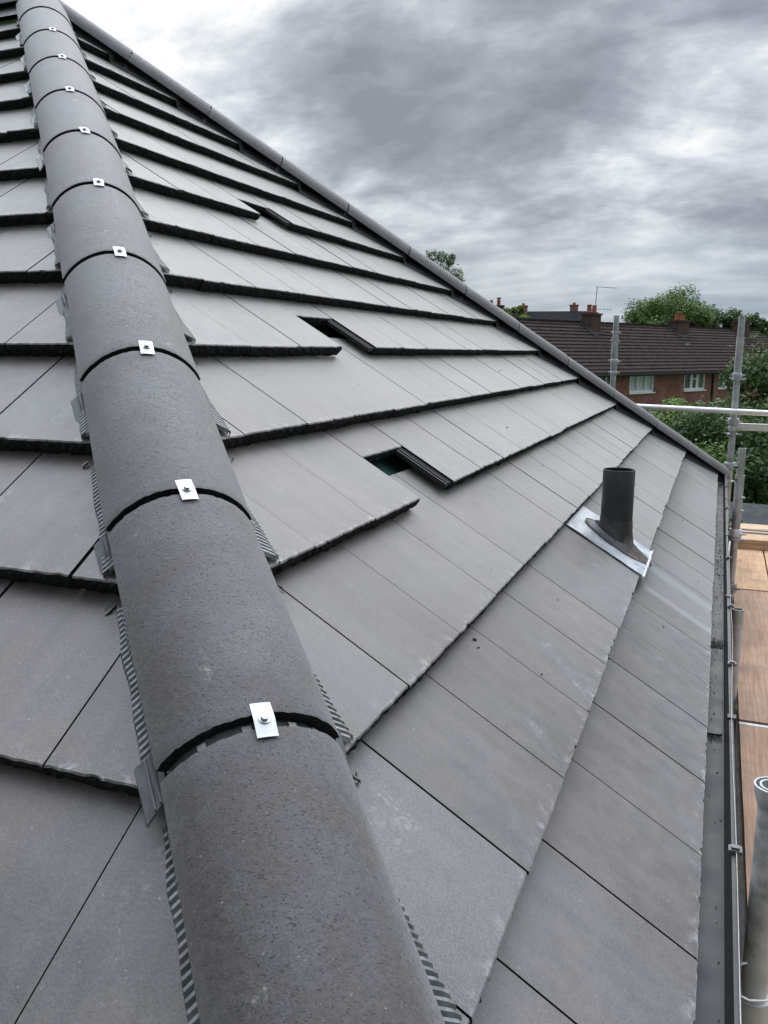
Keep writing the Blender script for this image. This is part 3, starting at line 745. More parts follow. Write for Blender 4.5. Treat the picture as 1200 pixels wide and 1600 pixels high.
# ---- walls, fascia, gutter
mb = MB(); mb.box((XR, YL + .32, -6), (-.30, X0 - BN - .32, -1.06)); mb.build('wall', M_brickhouse, house)
mb = MB(); mb.add([(XR, YL + .32, -1.2), (XR, X0 - BN - .32, -1.2), (XR, APX.y, APX.z - .2)], [(0, 1, 2)]); mb.build('gable_wall', M_brickhouse, house)
mb = MB(); mb.box((-.025, YL + .03, -1.12), (-.004, X0 - BN - .03, -.955)); mb.box((XR, YL + .03, -1.12), (-.027, YL + .05, -.955)); mb.box((-.31, YL + .052, -1.075), (-.027, X0 - BN - .03, -1.062)); mb.build('fascia', M_black, house)
y0g, y1g = .20, X0 - BN + .04
prof_g = [(-.002, -.945), (-.002, -.985), (.076, -.985), (.084, -.928), (.084, -.921), (.094, -.921), (.094, -.932), (.088, -.995), (-.006, -.995), (-.006, -.945)]
gu = MB(); seg = [y0g + (y1g - y0g) * k / 30 for k in range(31)]
vs = [(x, y, z) for y in seg for (x, z) in prof_g]; m_ = len(prof_g)
for a in range(30):
    for k in range(m_):
        k2 = (k + 1) % m_
        gu.add([vs[a * m_ + k], vs[a * m_ + k2], vs[(a + 1) * m_ + k2], vs[(a + 1) * m_ + k]], [(0, 1, 2, 3)], 1 if k == 1 else 0)
gu.box((-.004, y1g, -.995), (.094, y1g + .012, -.915))
gut = gu.build('gutter', [M_black, M_gutterbed], house); gut['label'] = 'black box gutter with a wet grey bottom along the eaves'
# inner liner ending in a rounded tongue, joint bracket
li = MB(); yl0, yl1 = 2.235, 2.93
pts = []
for k in range(9): a = math.pi + math.pi / 2 * k / 8; pts.append((.020 + .012 * math.cos(a) + 0, yl0 + .012 + .012 * math.sin(a)))
pts2 = []
for k in range(9): a = 1.5 * math.pi + math.pi / 2 * k / 8; pts2.append((.060 + .012 * math.cos(a), yl0 + .012 + .012 * math.sin(a)))
rim = pts + pts2 + [(.072, yl1), (.008, yl1)]
vt = [(x, y, -.979) for x, y in rim] + [(x, y, -.984) for x, y in rim]; k_ = len(rim)
li.add(vt, [tuple(range(k_))] + [(q, k_ + q, k_ + (q + 1) % k_, (q + 1) % k_) for q in range(k_)]); li.build('gutter_lining', M_gutterbed, gut)
for yy in (1.05, 2.22, 3.4, 4.6, 5.8, 6.75):
    b = MB(); b.box((.080, yy - .012, -.925), (.101, yy + .012, -.917)); b.box((.095, yy - .012, -.999), (.101, yy + .012, -.9255)); b.box((-.003, yy - .012, -1.004), (.0945, yy + .012, -.9965)); b.build('bracket', M_black, gut)
# wire clipped to the front lip
cab = MB(); ys = [.6 + 6.5 * k / 60 for k in range(61)]
cab.tube([(.0935 + .0035 * math.sin(y * 2.1 + 1) + .002 * math.sin(y * 5), y, -.9155) for y in ys], .0010, 6)
cb = cab.build('lightning_wire', M_wire, gut, smooth=True, angle=0); cb.name = 'wire'
for yy in (1.58, 2.62, 3.25, 4.05, 5.4, 6.3):
    b = MB(); x_ = .0935 + .0035 * math.sin(yy * 2.1 + 1); b.box((x_ - .012, yy - .010, -.9205), (x_ + .012, yy + .010, -.9135)); b.box((x_ - .0075, yy - .006, -.9135), (x_ + .0075, yy + .006, -.909)); b.build('wire_clip', M_union, gut)
# grit, mortar crumbs and moss lying in the gutter and on the tiles
gr = MB()
def crumb(mb, c, r, mi=0):
    c = Vector(c); ax = Vector((rng.gauss(0, 1), rng.gauss(0, 1), rng.gauss(0, .5))).normalized(); ay = ax.orthogonal().normalized(); az = ax.cross(ay)
    e_ = rng.uniform(.5, 1.8)
    vs = [c + ax * r * e_, c - ax * r * e_, c + ay * r, c - ay * r * .8, c + az * r * .6, c - az * r * .6]
    mb.add(vs, [(0, 2, 4), (2, 1, 4), (1, 3, 4), (3, 0, 4), (2, 0, 5), (1, 2, 5), (3, 1, 5), (0, 3, 5)], mi)
for _ in range(260):
    y = rng.uniform(.9, 7); crumb(gr, (rng.uniform(.005, .072), y, -.9775 if 2.24 < y < 2.93 else -.984), rng.uniform(.0008, .0028))
for _ in range(900):
    y = rng.gauss(2.975, .025); crumb(gr, (rng.uniform(.004, .074), y, -.983 + rng.uniform(0, .008)), rng.uniform(.001, .0025), rng.random() < .6)
for _ in range(250):
    crumb(gr, (rng.uniform(.02, .072), rng.gauss(2.215, .012), -.983 + rng.uniform(0, .004)), rng.uniform(.0008, .002), rng.random() < .5)
for _ in range(150):
    y = rng.gauss(4.15, .3); crumb(gr, (rng.gauss(.058, .008), y, -.983), rng.uniform(.001, .0032))
for _ in range(70):
    y = rng.uniform(4.8, 6.9); crumb(gr, (rng.uniform(.01, .07), y, -.983), rng.uniform(.001, .004))
tag(gr.build('gutter_debris', [M_grit, M_gritpale], origin=(.04, 3, -.98)), 'dark grit, moss and mortar crumbs lying in the gutter', 'debris', kind='stuff')
ch = MB()
def onR(s_, a): return RP(s_, a, .0015 - .038 * (s_ % 1))
for _ in range(70):
    s_ = rng.uniform(.1, 7); a = rng.uniform(YL + .2 + s_ * .24, 5.2)
    crumb(ch, onR(s_, a), rng.uniform(.0006, .0022), rng.random() < .5)
for (s_, a, r) in [(1.90, 1.62, .006), (2.7, 3.25, .004), (1.85, 1.60, .004), (4.5, 4.2, .005), (4.52, 4.25, .004), (.55, 2.62, .004), (3.4, 3.3, .005), (.62, 4.35, .004), (1.4, 1.68, .004)]:
    crumb(ch, onR(s_, a), r)
tag(ch.build('roof_crumbs', [M_grit, M_gritpale], origin=(-1, 2, -.5)), 'tiny mortar crumbs scattered over the right roof slope', 'crumbs', kind='stuff')
# chimney just breaking the skyline beyond the ridge
mb = MB(); cx, cy = -5.15, 5.10
mb.box((cx - .5, cy - .3, .6), (cx + .2, cy + .3, 2.40)); mb.box((cx - .55, cy - .35, 2.40), (cx + .25, cy + .35, 2.47)); 
chim = mb.build('chimney', M_brickpink, house)

# ------------------------------------------------------------------ scaffold
scf = empty('scaffold', (.15, 5.45, -6), 'galvanised tube scaffold standing along the eaves and past the far corner', 'scaffold')
def pole(x, y, z1, r=.0242, mat=M_galv, z0=-6.0, n=18):
    mb = MB(); mb.tube([(x, y, z0), (x, y, z1)], r, n, cap=False)
    vs = []
    for rr2, z in ((r, z1), (r - .0035, z1), (r - .0035, z1 - .25)):
        vs += [(x + rr2 * math.cos(2 * math.pi * k / n), y + rr2 * math.sin(2 * math.pi * k / n), z) for k in range(n)]
    mb.add(vs, [(a * n + k, a * n + (k + 1) % n, (a + 1) * n + (k + 1) % n, (a + 1) * n + k) for a in range(2) for k in range(n)])
    return mb.build('standard', mat, scf, smooth=True, angle=50)
def collar(p, x, y, z, r=.036, h=.03, mat=M_galv):
    mb = MB(); mb.tube([(x, y, z - h), (x, y, z - h * .6), (x, y, z + h * .6), (x, y, z + h)], [r * .8, r, r, r * .86], 14)
    mb.tube([(x + r * .7, y - r * .6, z), (x + r * 1.5, y - r * .9, z + .004)], .007, 6)
    mb.tube([(x - r * .9, y - r * .6, z + .01), (x - r * 1.35, y - r * .9, z + .01)], .006, 6)
    mb.build('coupler', mat, p, smooth=True, angle=35)
p1 = pole(-.846, 7.40, .303, r=.0225); collar(p1, -.843, 7.40, -.075, .035, .022); collar(p1, -.843, 7.40, -.17, .031, .018)
mb = MB(); mb.tube([(-.846, 7.4, -.14), (-.846, 7.4, .12)], .027, 16); mb.build('sleeve', M_galv, p1, smooth=True)
for zz_ in (.12, .19): collar(p1, -.846, 7.40, zz_ - .03, .0265, .006)
p2 = pole(.121, 7.40, .290, r=.0255)
for z_, r_, h_ in ((-.175, .036, .024), (-.205, .043, .006), (-.545, .045, .03), (-.60, .040, .02), (-.645, .046, .007), (-.90, .047, .025), (-1.03, .044, .008)): collar(p2, .121, 7.40, z_, r_, h_)
mb = MB(); mb.tube([(.121, 7.4, -.20), (.121, 7.4, .13)], .0285, 16); mb.build('sleeve', M_galv, p2, smooth=True)
p3 = pole(.150, 5.45, -.557, r=.0215)
mb = MB(); mb.tube([(.150, 5.45, -1.10), (.150, 5.45, -.72)], .0262, 16); mb.build('sleeve', M_galv, p3, smooth=True)
collar(p3, .150, 5.45, -1.075, .040, .026, M_galvbright); collar(p3, .150, 5.45, -1.112, .044, .010)
collar(p3, .150, 5.45, -1.42, .036, .03)
for z_, sx in ((-.67, -1), (-.745, -1), (-.85, 1), (-.93, 1), (-.99, -1)):
    mb = MB(); mb.tube([(.150 + sx * .018, 5.43, z_), (.150 + sx * .036, 5.42, z_)], .006, 6); mb.build('bolt', M_galvbright if sx > 0 else M_black, p3)
p4 = pole(.145, 3.86, -1.098, r=.0242, mat=M_galvdull)
collar(p4, .145, 3.86, -1.62, .034, .02)
p5 = pole(.137, 1.50, -.735, r=.0225, mat=M_galvdull, n=32)
mb = MB(); n = 32; vs = []
for rr2, z in ((.0225, -.775), (.026, -.765), (.0300, -.752), (.0315, -.735), (.0285, -.735), (.024, -.752), (.0215, -.80)):
    vs += [(.137 + rr2 * math.cos(2 * math.pi * k / n), 1.5 + rr2 * math.sin(2 * math.pi * k / n), z) for k in range(n)]
mb.add(vs, [(a * n + k, a * n + (k + 1) % n, (a + 1) * n + (k + 1) % n, (a + 1) * n + k) for a in range(6) for k in range(n)]); mb.build('flared_rim', M_galv, p5, smooth=True)
mb = MB(); pts = [(.137 - .017, 1.478, -1.072), (.137 - .026, 1.47, -1.070), (.137 - .033, 1.467, -1.078), (.137 - .033, 1.466, -1.09), (.137 - .028, 1.465, -1.105), (.137 - .026, 1.464, -1.122), (.137 - .022, 1.466, -1.132), (.137 - .008, 1.468, -1.138), (.137 + .012, 1.470, -1.134), (.137 + .03, 1.475, -1.131), (.137 + .06, 1.49, -1.130)]
mb.tube(pts, .0022, 8); mb.build('wire_hook', M_galvbright, p5, smooth=True)
mb = MB(); mb.tube([(.137, 1.5, -1.16), (.137, 1.5, -1.15), (.137, 1.5, -1.30)], [.026, .030, .030], 28); mb.build('coupler', M_galvdull, p5, smooth=True, angle=50)
# rails past the far corner, and a ledger
mb = MB(); mb.tube([(-2.9, 7.345, -.385), (1.9, 7.345, -.502)], .0225, 18); mb.build('guard_rail', M_galvbright, scf, smooth=True, angle=50)
mb = MB(); mb.box((.150, 7.385, -.612), (1.75, 7.425, -.556)); mb.build('ledger', M_galvbright, scf)
for (x, y) in ((1.62, 1.5), (1.62, 3.86), (1.62, 7.40), (1.62, 5.45)):
    pole(x, y, .3)
for y in (1.54, 3.90, 5.49):
    mb = MB(); mb.tube([(.10, y, -1.585), (1.66, y, -1.585)], .0242, 12); mb.build('transom', M_galvdull, scf, smooth=True, angle=50)
for x in (.187, 1.58):
    mb = MB(); mb.tube([(x, -.6, -1.634), (x, 7.9, -1.634)], .0242, 12); mb.build('ledger', M_galvdull, scf, smooth=True, angle=50)

# boards
BT = -1.5
def board(x0, x1, y0, y1, z1, mat, label, th=.036, ax='y', band=True):
    mb = MB(); nx, ny = (3, 22) if ax == 'y' else (22, 3)
    x0 += .002; x1 -= .002
    vs = []
    for z in (z1, z1 - th):
        for j in range(ny + 1):
            for i in range(nx + 1):
                e_ = rng.gauss(0, .0008)
                vs.append((x0 + (x1 - x0) * i / nx + (e_ if ax == 'y' else 0), y0 + (y1 - y0) * j / ny + (e_ if ax == 'x' else 0), z + rng.gauss(0, .0004)))
    n = nx + 1; N_ = n * (ny + 1)
    top = [(j * n + i, j * n + i + 1, (j + 1) * n + i + 1, (j + 1) * n + i) for j in range(ny) for i in range(nx)]
    mb.add(vs, top + [tuple(N_ + q for q in f[::-1]) for f in top] + [(i, N_ + i, N_ + i + 1, i + 1) for i in range(nx)] + [(ny * n + i, ny * n + i + 1, N_ + ny * n + i + 1, N_ + ny * n + i) for i in range(nx)]
           + [(j * n, (j + 1) * n, N_ + (j + 1) * n, N_ + j * n) for j in range(ny)] + [(j * n + nx, N_ + j * n + nx, N_ + (j + 1) * n + nx, (j + 1) * n + nx) for j in range(ny)])
    o = mb.build('scaffold_board', mat, origin=((x0 + x1) / 2, (y0 + y1) / 2, z1 - th))
    tag(o, label, 'scaffold board', 'boards of the scaffold deck')
    if band and ax == 'y':
        for (a, b) in ((y0, y0 + .02), (y1 - .02, y1)):
            m2 = MB(); m2.box((x0 - .0015, a - .0012, z1 - th - .001), (x1 + .0015, b + .0012, z1 + .0015)); m2.build('end_band', M_galv, o)
    return o
board(.174, .399, -.7, 3.58, BT, M_bold, 'long worn scaffold board nearest the camera beside the gutter')
board(.174, .399, 3.61, 5.74, BT, M_bold, 'weathered pinkish scaffold board in the middle of the row beside the gutter', band=False)
board(.174, .399, 5.765, 7.9, BT, M_bnew, 'fresh orange scaffold board at the far end of the row by the gutter', band=False)
board(.407, .630, -.7, 3.2, BT, M_bold, 'worn scaffold board in the second row out from the gutter, near end')
board(.407, .630, 3.22, 7.9, BT, M_bnew, 'pale scaffold board in the second row out from the gutter, far end')
board(.636, .861, -.7, 7.9, BT, M_bold, 'worn scaffold board in the third row out from the gutter')
board(.867, 1.09, -.7, 7.9, BT, M_bnew, 'pale scaffold board in the fourth row out from the gutter')
board(1.096, 1.32, -.7, 7.9, BT, M_bold, 'worn scaffold board in the outermost row of the deck')
board(.19, 2.4, 6.99, 7.215, BT + .038, M_bcross, 'lower timber lying across the deck end, facing the camera', ax='x')
board(.19, 2.6, 7.0, 7.225, BT + .076, M_bcross, 'front top timber lying across the far end of the deck', ax='x')
board(.17, 2.6, 7.46, 7.67, BT + .076, M_bcross, 'rear timber laid across the far end of the deck', th=.074, ax='x')
board(.17, 2.6, 7.235, 7.45, BT + .070, M_bcross, 'middle timber laid across the far end of the deck beneath the rope', th=.068, ax='x')
rp = MB()
for yy, ph in ((7.27, 0), (7.40, 2)):
    rp.tube([(.22 + 2.2 * k / 40, yy + .008 * math.sin(k * .7 + ph), BT + .0785) for k in range(41)], .0075, 8)
rp.tube([(2.42, 7.27, BT + .0785), (2.5, 7.30, BT + .0785), (2.5, 7.37, BT + .0785), (2.42, 7.40, BT + .0785)], .0075, 8)
tag(rp.build('rope', M_rope, origin=(1, 7.3, BT + .07), smooth=True), 'grey rope lying in two strands on the timbers across the deck end', 'rope')

# ------------------------------------------------------------------ terrace of houses behind the gardens
O2 = Vector((-6.035, 45.32)); du = Vector((math.sin(R(26)), math.cos(R(26)))); dn_ = Vector((-du.y, du.x))
def TP(u, v, z): p = O2 + du * u + dn_ * v; return (p.x, p.y, z)     # v: depth away from the facade
ter = empty('terraced_house', TP(8, 4, -6), 'long brown-roofed red brick terrace with three chimneys behind the trees', 'house')
def tbox(mb, u0, u1, v0, v1, z0, z1, mi=0):
    P = [TP(u, v, z) for z in (z0, z1) for v in (v0, v1) for u in (u0, u1)]
    mb.add(P, [(0, 2, 3, 1), (4, 5, 7, 6), (0, 1, 5, 4), (1, 3, 7, 5), (3, 2, 6, 7), (2, 0, 4, 6)], mi)
U0, U1 = -9.0, 27.0; ZE, ZR = -1.08, 1.72
wins = [(0.63 - 1.25, 1.55, -1.16, -2.20, 'a'), (3.72, 6.30, -1.16, -2.20, 'b'), (9.75, 12.35, -1.16, -2.22, 'c'), (14.1, 16.4, -1.22, -2.2, 'a'), (19, 21.4, -1.2, -2.2, 'b'), (-5.5, -3, -1.2, -2.2, 'b')]
mb = MB()
us = sorted({U0, U1} | {w_[0] for w_ in wins} | {w_[1] for w_ in wins})
for a, b in zip(us[:-1], us[1:]):
    h = [w_ for w_ in wins if w_[0] == a and w_[1] == b]
    if h: tbox(mb, a, b, .3, .55, -6, h[0][3]); tbox(mb, a, b, .3, .55, h[0][2], ZE)
    else: tbox(mb, a, b, .3, .55, -6, ZE)
tbox(mb, U0, U0 + .25, .56, 7.7, -6, ZE); tbox(mb, U1 - .25, U1, .56, 7.7, -6, ZE); tbox(mb, U0, U1, 7.45, 7.7, -6, ZE)
mb.build('wall', M_brickfar, ter)
for (a, b, zt, zb, kd) in wins:
    f = MB(); fwid = .12
    tbox(f, a, b, .33, .42, zt - fwid, zt); tbox(f, a, b, .33, .42, zb, zb + fwid); tbox(f, a, a + fwid, .33, .42, zb, zt); tbox(f, b - fwid, b, .33, .42, zb, zt)
    tbox(f, a - .06, b + .06, .22, .36, zb - .07, zb)
    nb = (a + (b - a) / 3, a + 2 * (b - a) / 3)
    for q in nb: tbox(f, q - .05, q + .05, .33, .42, zb + fwid, zt - fwid)
    if kd == 'c':
        tbox(f, nb[0] + .05, nb[1] - .05, .33, .42, zt - .42, zt - .34); tbox(f, nb[0] + .05, nb[0] + .2, .34, .40, zb + fwid, zt - fwid); tbox(f, nb[1] - .2, nb[1] - .05, .34, .40, zb + fwid, zt - fwid)
    wd = f.build('window', M_white, ter)
    p = MB(); tbox(p, a + fwid, b - fwid, .43, .45, zb + fwid, zt - fwid); p.build('pane', M_curtain if kd == 'b' else M_glass, wd)
rf = MB(); NR_ = 15
for k in range(NR_):       # stepped courses, each overlapping the one below
    f0, f1 = k / NR_, (k + 1) / NR_
    va, vb = 4.0 * f0, 4.0 * f1; za, zb = ZE + (ZR - ZE) * f0, ZE + (ZR - ZE) * f1
    P = [TP(U0 - .2, va - .04, za + .05), TP(U1 + .2, va - .04, za + .05), TP(U1 + .2, vb, zb + .005), TP(U0 - .2, vb, zb + .005), TP(U0 - .2, va - .04, za - .04), TP(U1 + .2, va - .04, za - .04)]
    rf.add(P, [(0, 1, 2, 3), (4, 5, 1, 0)])
rf.add([TP(U0 - .2, 4, ZR), TP(U1 + .2, 4, ZR), TP(U1 + .2, 8.1, ZE - .05), TP(U0 - .2, 8.1, ZE - .05)], [(0, 1, 2, 3)])
rf.add([TP(U0, .3, ZE), TP(U0, 7.7, ZE), TP(U0, 4, ZR)], [(0, 1, 2)]); rf.add([TP(U1, .3, ZE), TP(U1, 7.7, ZE), TP(U1, 4, ZR)], [(0, 2, 1)])
roofT = rf.build('roof', M_roofbrown, ter)
mb = MB()
u = U0
while u < U1: tbox(mb, u, u + .43, 3.87, 4.13, ZR - .03, ZR + .075 + rng.uniform(-.008, .008)); u += .45
mb.build('ridge_tile', M_roofbrown, ter)
mb = MB(); tbox(mb, U0, U1, -.12, -.02, ZE - .12, ZE - .03); tbox(mb, U0, U1, .24, .295, ZE - .2, ZE - .02); mb.build('gutter', M_soot, ter)
mb = MB(); tbox(mb, 13.2, 13.3, .18, .28, -6, ZE - .05); mb.build('downpipe', M_soot, ter)
def chimney(u0, u1, v0, v1, zt, pots, lab, mat=M_brickchim, parent=None, mk=tbox):
    mb = MB(); mk(mb, u0, u1, v0, v1, ZE + .8, zt - .16); mk(mb, u0 - .06, u1 + .06, v0 - .06, v1 + .06, zt - .158, zt - .06); mk(mb, u0 + .1, u1 - .1, v0 + .1, v1 - .1, zt - .058, zt)
    c = mb.build('chimney', mat, roofT if parent is None else parent); c['label'] = lab
    for (pu, h) in pots:
        q = MB(); b = Vector(TP(pu, (v0 + v1) / 2, zt)); q.tube([b, b + Vector((0, 0, h * .15)), b + Vector((0, 0, h * .88)), b + Vector((0, 0, h))], [.17, .14, .125, .155], 12)
        q.build('chimney_pot', M_pot, ter)
    return c
chimney(4.0, 5.0, 3.2, 3.85, 2.28, [(4.25, .42), (4.75, .40)], 'left chimney stack with two red pots')
chimney(13.9, 15.3, 3.2, 3.85, 2.16, [(14.25, .42), (14.95, .38)], 'middle chimney stack with short orange pots')
chimney(22.9, 24.2, 3.2, 3.85, 2.36, [(23.3, .35)], 'right chimney stack behind the scaffold pole')
mb = MB()                      # stepped lead flashing down the left side of each stack
for c_ in (4.0, 13.9, 22.9):
    for k in range(9):
        v = 3.95 - k * .14; z = ZE + (ZR - ZE) * v / 4; tbox(mb, c_ - .16, c_ - .01, v - .12, v, z - .02, z + .14 - .004 * k)
    tbox(mb, c_ - .2, c_ + 1.2, 3.0, 3.18, ZE + (ZR - ZE) * 3.0 / 4 + .05, ZE + (ZR - ZE) * 3.0 / 4 + .15)
mb.build('lead_flashing', M_feltgrey, roofT)
mb = MB(); tbox(mb, 13.2, 13.6, 2.2, 2.35, ZE + 1.58, ZE + 1.68); tbox(mb, 18.9, 19.35, 2.1, 2.25, ZE + 1.52, ZE + 1.62); mb.build('roof_vent', M_lead, roofT)
mb = MB(); mb.tube([TP(4.3, 3.2, 1.9), TP(4.75, 3.4, 3.72)], .022, 6); mb.tube([TP(4.6, 3.4, 3.72), TP(6.0, 2.9, 3.69)], .014, 6)
for k in range(4): c = Vector(TP(5.1 + k * .25, 3.22 - k * .09, 3.70 - k * .005)); mb.tube([c - Vector((.1, 0, 0)), c + Vector((.1, 0, 0))], .008, 4)
mb.tube([TP(4.4, 3.2, 2.45), TP(5.9, 3.1, 2.48)], .012, 5)
for k in range(3): c = Vector(TP(5.15 + k * .3, 3.12, 2.47)); mb.tube([c - Vector((0, 0, .12)), c + Vector((0, 0, .12))], .008, 4)
mb.build('tv_aerial', M_feltgrey, ter)
# two further houses whose tops show over the terrace
def far_house(name, c, z_r, L_, ang, label, mroof, chims, group=None):
    h = empty(name, (c[0], c[1], -6), label, 'house', group)
    ax = Vector((math.cos(ang), math.sin(ang), 0)); ay = Vector((-ax.y, ax.x, 0)); C = Vector((c[0], c[1], 0)); up_ = Vector((0, 0, 1))
    ze = z_r - 2.4; D = 3.6
    m1 = MB(); m1.obox(C + up_ * ((ze - 6) / 2), ax * L_, ay * (D - .3), up_ * ((ze + 6) / 2)); 
    for s_ in (-1, 1):
        m1.add([C + ax * L_ * s_ - ay * (D - .3) + up_ * ze, C + ax * L_ * s_ + ay * (D - .3) + up_ * ze, C + ax * L_ * s_ + up_ * (z_r - .1)], [(0, 1, 2)])
    m1.build('wall', M_brickpink, h)
    m2 = MB()
    for s_ in (-1, 1):
        P = [C - ax * (L_ + .3) + up_ * z_r, C + ax * (L_ + .3) + up_ * z_r, C + ax * (L_ + .3) + ay * D * s_ + up_ * (ze - .1), C - ax * (L_ + .3) + ay * D * s_ + up_ * (ze - .1)]
        Q = [p - up_ * .16 for p in P]; m2.add(P + Q, [(0, 1, 2, 3), (7, 6, 5, 4), (0, 3, 7, 4), (1, 5, 6, 2), (3, 2, 6, 7), (0, 4, 5, 1)])
    r_ = m2.build('roof', mroof, h)
    for (t, v, wd, zt, pots, cm) in chims:
        m3 = MB(); c_ = C + ax * t + ay * v; m3.obox(c_ + up_ * ((zt + ze) / 2), ax * wd, ay * .4, up_ * ((zt - ze) / 2)); m3.obox(c_ + up_ * (zt + .05), ax * (wd + .06), ay * .46, up_ * .048)
        m3.build('chimney', cm, r_)
        for (dx, hh, cowl) in pots:
            q = MB(); b = c_ + ax * dx + up_ * (zt + .1); q.tube([b, b + up_ * hh], [.16, .13], 10); q.build('chimney_pot', M_pot, h)
            if cowl: q = MB(); q.tube([b + up_ * (hh + .02), b + up_ * (hh + .10)], .12, 8); q.tube([b + up_ * (hh + .10), b + up_ * (hh + .16)], [.26, .2], 8); q.build('cowl', M_soot, h)
    return h
far_house('house', (-14.9, 77.6), 3.62, 3.2, R(10), 'dark slate roofed house with a pale chimney, just over the left end of the terrace', M_roofdark,
          [(-2.15, -.5, .36, 4.0, [(0, .2, False)], M_brickpink), (2.3, .6, .36, 4.1, [(0, .2, False)], M_brickpink)])
far_house('house', (-20.3, 68.5), 2.6, 5.0, R(14), 'house mostly hidden by the far hip, only its chimney with two red pots showing', M_roofbrown,
          [(2.85, -.4, .65, 3.62, [(-.38, .42, False), (.22, .46, True)], M_brickchim)])

# sheds in the gardens
def shed(c, sx, sy, z, ang, mroof, label):
    h = empty('shed', (c[0], c[1], -6), label, 'shed'); ax = Vector((math.cos(ang), math.sin(ang), 0)); ay = Vector((-ax.y, ax.x, 0)); up_ = Vector((0, 0, 1)); C = Vector((c[0], c[1], 0))
    m1 = MB(); m1.obox(C + up_ * ((z - .5 - 6) / 2), ax * sx, ay * sy, up_ * ((z - .5 + 6) / 2)); m1.build('wall', M_shedwood, h)
    m2 = MB()
    for s_ in (-1, 1):
        P = [C - ax * (sx + .1) + up_ * z, C + ax * (sx + .1) + up_ * z, C + ax * (sx + .1) + ay * (sy + .1) * s_ + up_ * (z - .5), C - ax * (sx + .1) + ay * (sy + .1) * s_ + up_ * (z - .5)]
        Q = [p - up_ * .06 for p in P]; m2.add(P + Q, [(0, 1, 2, 3), (7, 6, 5, 4), (0, 3, 7, 4), (1, 5, 6, 2), (3, 2, 6, 7), (0, 4, 5, 1)])
    m2.build('roof', mroof, h)
    m3 = MB(); m3.obox(C - ay * (sy + .11) + up_ * (z - .56), ax * (sx + .12), ay * .012, up_ * .05); m3.build('fascia', M_feltgrey, h)
shed((.62, 17.6), .42, .9, -2.86, R(-8), M_felt, 'dark felt roofed shed beyond the scaffold deck')
shed((-.95, 25.0), .55, .8, -1.83, R(10), M_feltgrey, 'grey roofed shed glimpsed between the garden trees')

# ------------------------------------------------------------------ trees
def foliage(mb_name, centers, radii, nleaf, size, mat, parent, seed, shell=0.55):
    r_ = np.random.default_rng(seed)
    k = r_.integers(0, len(centers), nleaf)
    d = r_.normal(size=(nleaf, 3)); d /= np.linalg.norm(d, axis=1)[:, None]
    rad = (shell + (1 - shell) * r_.random(nleaf)) * (1 + .12 * r_.normal(size=nleaf))
    pos = centers[k] + d * radii[k][:, None] * rad[:, None] * np.array([1, 1, .8])
    nrm = d * .6 + r_.normal(size=(nleaf, 3)) * .6 + np.array([0, 0, .5]); nrm /= np.linalg.norm(nrm, axis=1)[:, None]
    a = np.cross(nrm, r_.normal(size=(nleaf, 3))); a /= np.linalg.norm(a, axis=1)[:, None]; b = np.cross(nrm, a)
    s = size * (0.6 + .8 * r_.random(nleaf))
    V = np.stack([pos + a * s[:, None], pos + b * s[:, None] * .5, pos - a * s[:, None], pos - b * s[:, None] * .5], 1).reshape(-1, 3)
    off = np.array(wloc(parent)) - np.array((0, 0, ZC))
    V -= off
    me = bpy.data.meshes.new(mb_name); me.vertices.add(len(V)); me.vertices.foreach_set('co', V.ravel())
    me.loops.add(len(V)); me.loops.foreach_set('vertex_index', np.arange(len(V))); me.polygons.add(nleaf)
    me.polygons.foreach_set('loop_start', np.arange(0, len(V), 4)); me.polygons.foreach_set('loop_total', np.full(nleaf, 4))
    me.materials.append(mat); me.update(); me.validate()
    o = bpy.data.objects.new(mb_name, me); col.objects.link(o); o.parent = parent; return o
def tree(label, base, cz, rx, rz, nclump, nleaf, size, mat, seed, group='trees behind the roof', crad=.34, cat='tree', name='tree', loose=1.0):
    t = empty(name, (base[0], base[1], -6), label, cat, group)
    r_ = np.random.default_rng(seed); C = []
    while len(C) < nclump:
        p = r_.uniform(-1, 1, 3); q = np.linalg.norm(p)
        if q > 1 or q < .25: continue
        p *= (.80 + .25 * r_.random()) ** .5
        wz = 1 - .22 * max(0, -p[2])
        C.append(np.array([base[0] + p[0] * rx * .85 * wz, base[1] + p[1] * rx * .85 * wz, cz + p[2] * rz * .85]))
    C = np.array(C); rad = min(rx, rz) * crad * (0.55 + .75 * r_.random(nclump)) * loose
    foliage('crown', C, rad, nleaf, size, mat, t, seed)
    mb = MB(); b = Vector((base[0], base[1], -6)); top = Vector((base[0] + rx * .05, base[1], cz + rz * .35)); tr = max(.07, rx * .055)
    mid = b.lerp(top, .55) + Vector((rx * .04, 0, 0)); mb.tube([b, b.lerp(mid, .5), mid, top], [tr * 1.3, tr, tr * .75, tr * .25], 8)
    for k in range(0, nclump, max(1, nclump // 12)):
        s_ = mid.lerp(top, r_.random() * .8); e_ = Vector(C[k]); mb.tube([s_, s_.lerp(e_, .5) + Vector((0, 0, .1 * rz)), e_], [tr * .4, tr * .25, tr * .08], 5)
    mb.build('trunk', M_bark, t, smooth=True); return t
tree('broad domed tree rising behind the middle of the terrace roof', (-4.4, 84), .6, 5.8, 5.3, 110, 76000, .12, M_leafA, 11, crad=.26)
tree('darker tree low behind the right end of the terrace roof', (.6, 86), .6, 4.4, 3.5, 44, 20000, .17, M_leafB, 12, crad=.28)
tree('tall leafy tree in front of the right end of the terrace, cut by the frame', (2.3, 25), -2.0, 2.7, 3.4, 70, 36000, .075, M_leafB, 13, crad=.30)
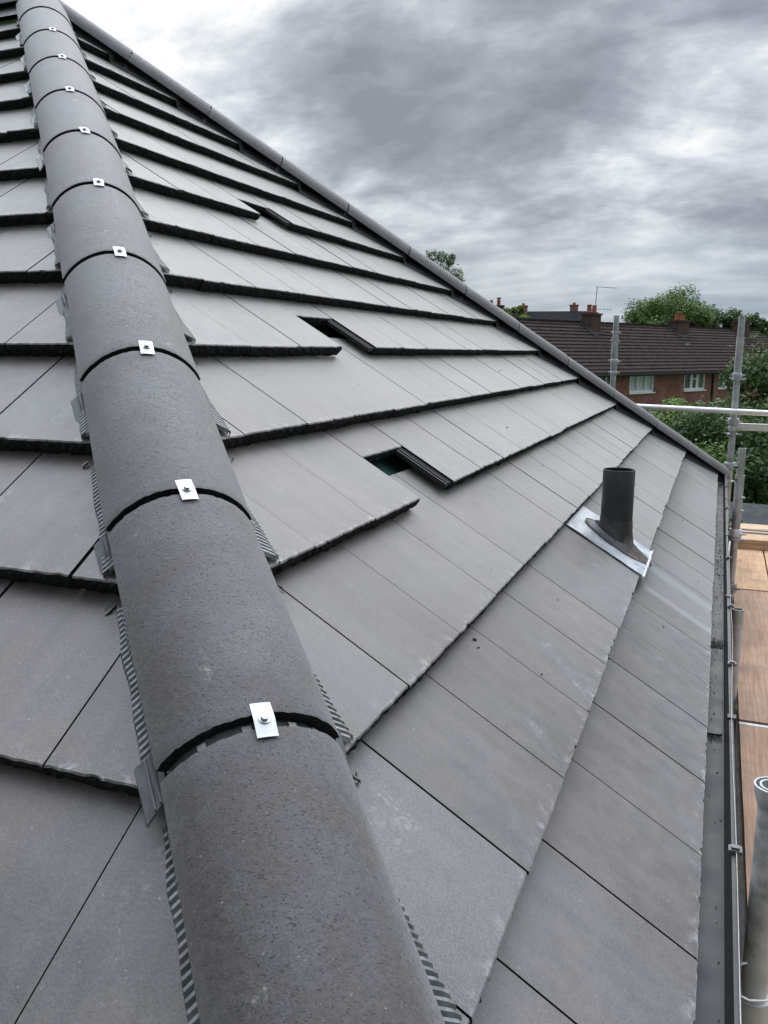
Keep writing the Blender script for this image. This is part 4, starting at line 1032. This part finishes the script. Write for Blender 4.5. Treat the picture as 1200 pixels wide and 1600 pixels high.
tree('light green bushy tree in front of the brick wall between the windows', (-.85, 24), -2.35, 1.15, 1.45, 24, 9000, .06, M_leafC, 14)
tree('mid green garden tree close behind the far roof corner', (-.95, 16), -2.75, 1.45, 1.55, 36, 20000, .048, M_leafA, 15)
tree('dark garden tree behind the guard rail, left of the scaffold pole', (.05, 20), -3.1, 1.8, 2.25, 44, 22000, .055, M_leafB, 16)
tree('green garden tree right of the scaffold poles, over the dark shed', (1.35, 21), -3.1, 1.7, 2.0, 44, 20000, .055, M_leafA, 17)
tree('tallish tree under the windows of the terrace, left of the light green one', (-2.2, 30), -3.2, 1.6, 1.5, 26, 9000, .08, M_leafA, 18)
tree('small shrubby tree low behind the far roof corner', (-.1, 12.6), -3.2, 1.0, 1.15, 24, 11000, .040, M_leafB, 19)
tree('bright shrub beyond the timbers at the deck end, right of the shed', (1.15, 14.5), -3.75, .6, .75, 16, 6000, .036, M_leafC, 20, cat='shrub', name='shrub')
tree('loose pale green tree top showing above the far hip', (-15.2, 47.6), 3.65, 1.6, 2.35, 60, 15000, .07, M_leafD, 21, crad=.25)
tree('small rounded tree by the red chimney pots on the skyline', (-13.75, 59.0), 1.9, 1.15, 1.75, 18, 4500, .11, M_leafC, 22)
tree('broad tree beyond the grass right of the terrace', (7, 40), -1.5, 4, 4.2, 40, 12000, .14, M_leafB, 23)
r_ = np.random.default_rng(31); n_ = 90
C = np.stack([r_.uniform(-6, 6, n_), r_.uniform(11.5, 42, n_), r_.uniform(-5.6, -4.6, n_)], 1)
mbu = empty('undergrowth', (0, 20, -6), kind='stuff'); col.objects.unlink(mbu); bpy.data.objects.remove(mbu)
tmp = MB(); tmp.tube([(0, 20, -6), (0, 20, -5.2)], .02, 5)
ug = tmp.build('undergrowth', [M_leafB], origin=(0, 20, -6))
tag(ug, 'dark hedging and undergrowth filling the gardens below the trees', 'undergrowth', kind='stuff')
fo = foliage('leaves', C, r_.uniform(.7, 1.5, n_), 26000, .09, M_leafB, ug, 32)
